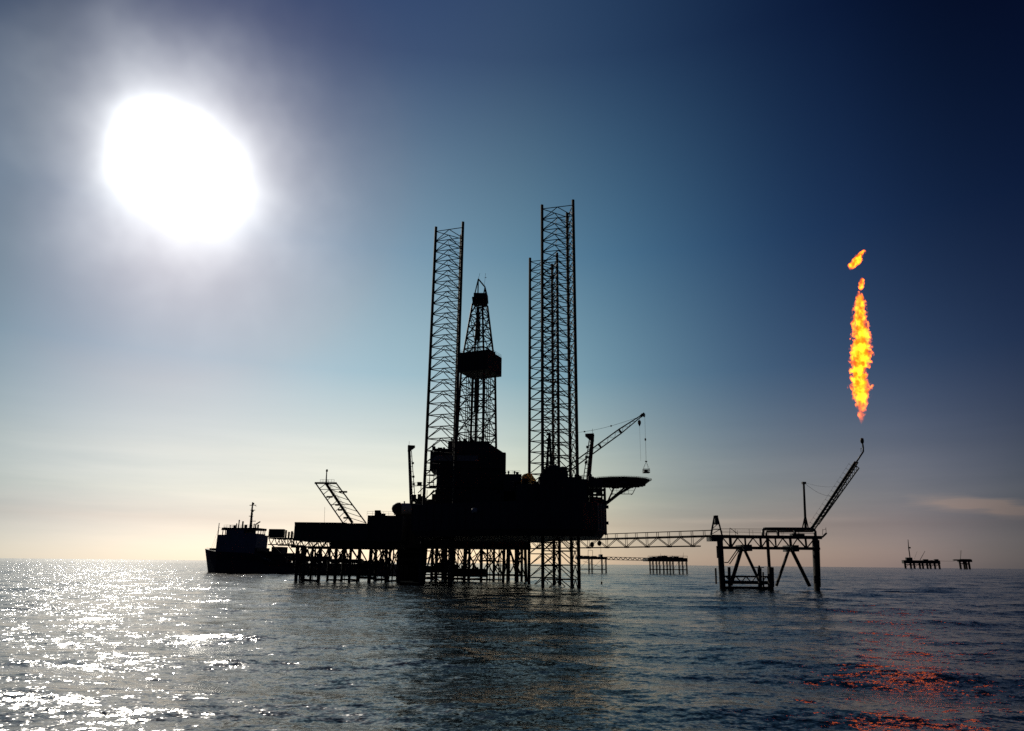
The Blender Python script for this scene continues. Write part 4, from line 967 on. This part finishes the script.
def flame_obj(prof, parent, seed, dens, name, n=28, sub=6):
    pr = []
    for (a, b) in zip(prof, prof[1:]):
        for i in range(sub): pr.append(tuple(x + (y - x) * i / sub for x, y in zip(a, b)))
    pr.append(prof[-1])
    k = FD / 690 / math.cos(math.radians(3))
    rg = np.random.default_rng(seed); ph = rg.uniform(0, 6.28, 24)
    vs = []
    c0 = W(prof[len(prof) // 2][1], prof[len(prof) // 2][0], FD)
    sc_ = (W(861, 340, FD).x - W(860, 340, FD).x)
    for (y, x, w) in pr:
        c = W(x, y, FD)
        for i in range(n):
            th = 2 * math.pi * i / n
            r = w * sc_ * 1.18
            vs.append((c.x + r * math.cos(th), c.y + r * math.sin(th), c.z))
    m_ = len(pr)
    fs = [(j * n + i, j * n + (i + 1) % n, (j + 1) * n + (i + 1) % n, (j + 1) * n + i)[::-1] for j in range(m_ - 1) for i in range(n)] + [tuple(range(n)), tuple(range((m_ - 1) * n, m_ * n))[::-1]]
    # radius and centre as float curves of height for the shader
    m, t, out, tc_, M = flame_material()
    sepz = t.nodes.new('ShaderNodeSeparateXYZ'); t.links.new(tc_.outputs['Object'], sepz.inputs[0])
    zs = [W(x, y, FD).z - c0.z for y, x, w in prof]; z0, z1 = min(zs), max(zs)
    u = M('DIVIDE', M('SUBTRACT', sepz.outputs[2], z0), z1 - z0, clamp=True)
    st = sorted([((z - z0) / (z1 - z0), W(x, y, FD).x - c0.x, w * sc_) for (y, x, w), z in zip(prof, zs)])
    cr = ramp(u, [(p, ((cxx + 8) / 16, ww / 8, 0)) for p, cxx, ww in st], tree=t)
    sc3 = t.nodes.new('ShaderNodeSeparateColor'); t.links.new(cr, sc3.inputs[0])
    cxn = M('MULTIPLY', M('SUBTRACT', sc3.outputs[0], .5), 16.0); rn = M('MULTIPLY', sc3.outputs[1], 8.0)
    ddx = M('SUBTRACT', sepz.outputs[0], cxn)
    rad = M('DIVIDE', M('SQRT', M('ADD', M('MULTIPLY', ddx, ddx), M('MULTIPLY', sepz.outputs[1], sepz.outputs[1]))), M('MAXIMUM', rn, .2))
    mp = t.nodes.new('ShaderNodeMapping'); mp.inputs['Scale'].default_value = (1, 1, .72); mp.inputs['Location'].default_value = (seed * 3.1, 0, seed); t.links.new(tc_.outputs['Object'], mp.inputs[0])
    nz_ = t.nodes.new('ShaderNodeTexNoise'); nz_.inputs['Scale'].default_value = .72; nz_.inputs['Detail'].default_value = 5; nz_.inputs['Roughness'].default_value = .62; nz_.inputs['Distortion'].default_value = .5
    t.links.new(mp.outputs[0], nz_.inputs['Vector'])
    f = M('ADD', M('SUBTRACT', 0.76, rad), M('MULTIPLY', M('SUBTRACT', nz_.outputs[0], .5), 2.7))
    d = M('MULTIPLY', M('MULTIPLY', M('ADD', f, 0.0), 3.2, clamp=True), M('MULTIPLY', M('SUBTRACT', 1.15, rad), 6.0, clamp=True))
    # gas is thin and nearly clear where it starts to burn
    d = M('MULTIPLY', d, ramp(u, [(0, (.05, .05, .05)), (.07, (.16, .16, .16)), (.2, (.75, .75, .75)), (.35, (1, 1, 1)), (.7, (.9, .9, .9)), (1, (.5, .5, .5))], tree=t))
    nz2 = t.nodes.new('ShaderNodeTexNoise'); nz2.inputs['Scale'].default_value = .55; nz2.inputs['Detail'].default_value = 3; t.links.new(mp.outputs[0], nz2.inputs['Vector'])
    hot = ramp(nz2.outputs[0], [(.43, (.13, .13, .13)), (.60, (1.25, 1.25, 1.25))], tree=t)
    em = t.nodes.new('ShaderNodeEmission'); em.inputs[0].default_value = (1.0, .145, .004, 1)
    t.links.new(M('MULTIPLY', M('MULTIPLY', d, hot), dens), em.inputs[1])
    ab = t.nodes.new('ShaderNodeVolumeAbsorption'); ab.inputs[0].default_value = (0, 0, 0, 1); t.links.new(M('MULTIPLY', d, 1.0), ab.inputs[1])
    ad = t.nodes.new('ShaderNodeAddShader'); t.links.new(em.outputs[0], ad.inputs[0]); t.links.new(ab.outputs[0], ad.inputs[1]); t.links.new(ad.outputs[0], out.inputs['Volume'])
    try: m.cycles.volume_step_rate = 0.12
    except Exception: pass
    me_ = MB()._add(vs, fs).build(name, m, parent, org=c0)
    return me_
flm = thing('gas_flame', W(861.3, 424, FD), 'tall orange and yellow gas flame burning above the flare tip', 'flame')
flame_obj(prof, flm, 2, 9.5, 'flame_body')
flame_obj([(249.5, 864.5, 1.2), (253, 861.5, 4.2), (257, 858.5, 5.6), (261, 856, 6.6), (265, 853.2, 6.0), (268.5, 851, 3.8), (270, 850.6, 1.0)], flm, 5, 9.5, 'flame_tongue')
flame_obj([(277.5, 862, .8), (280, 862, 2.6), (284, 861.6, 3.6), (288, 861, 2.6), (291, 860.6, .8)], flm, 8, 9.5, 'flame_tongue')
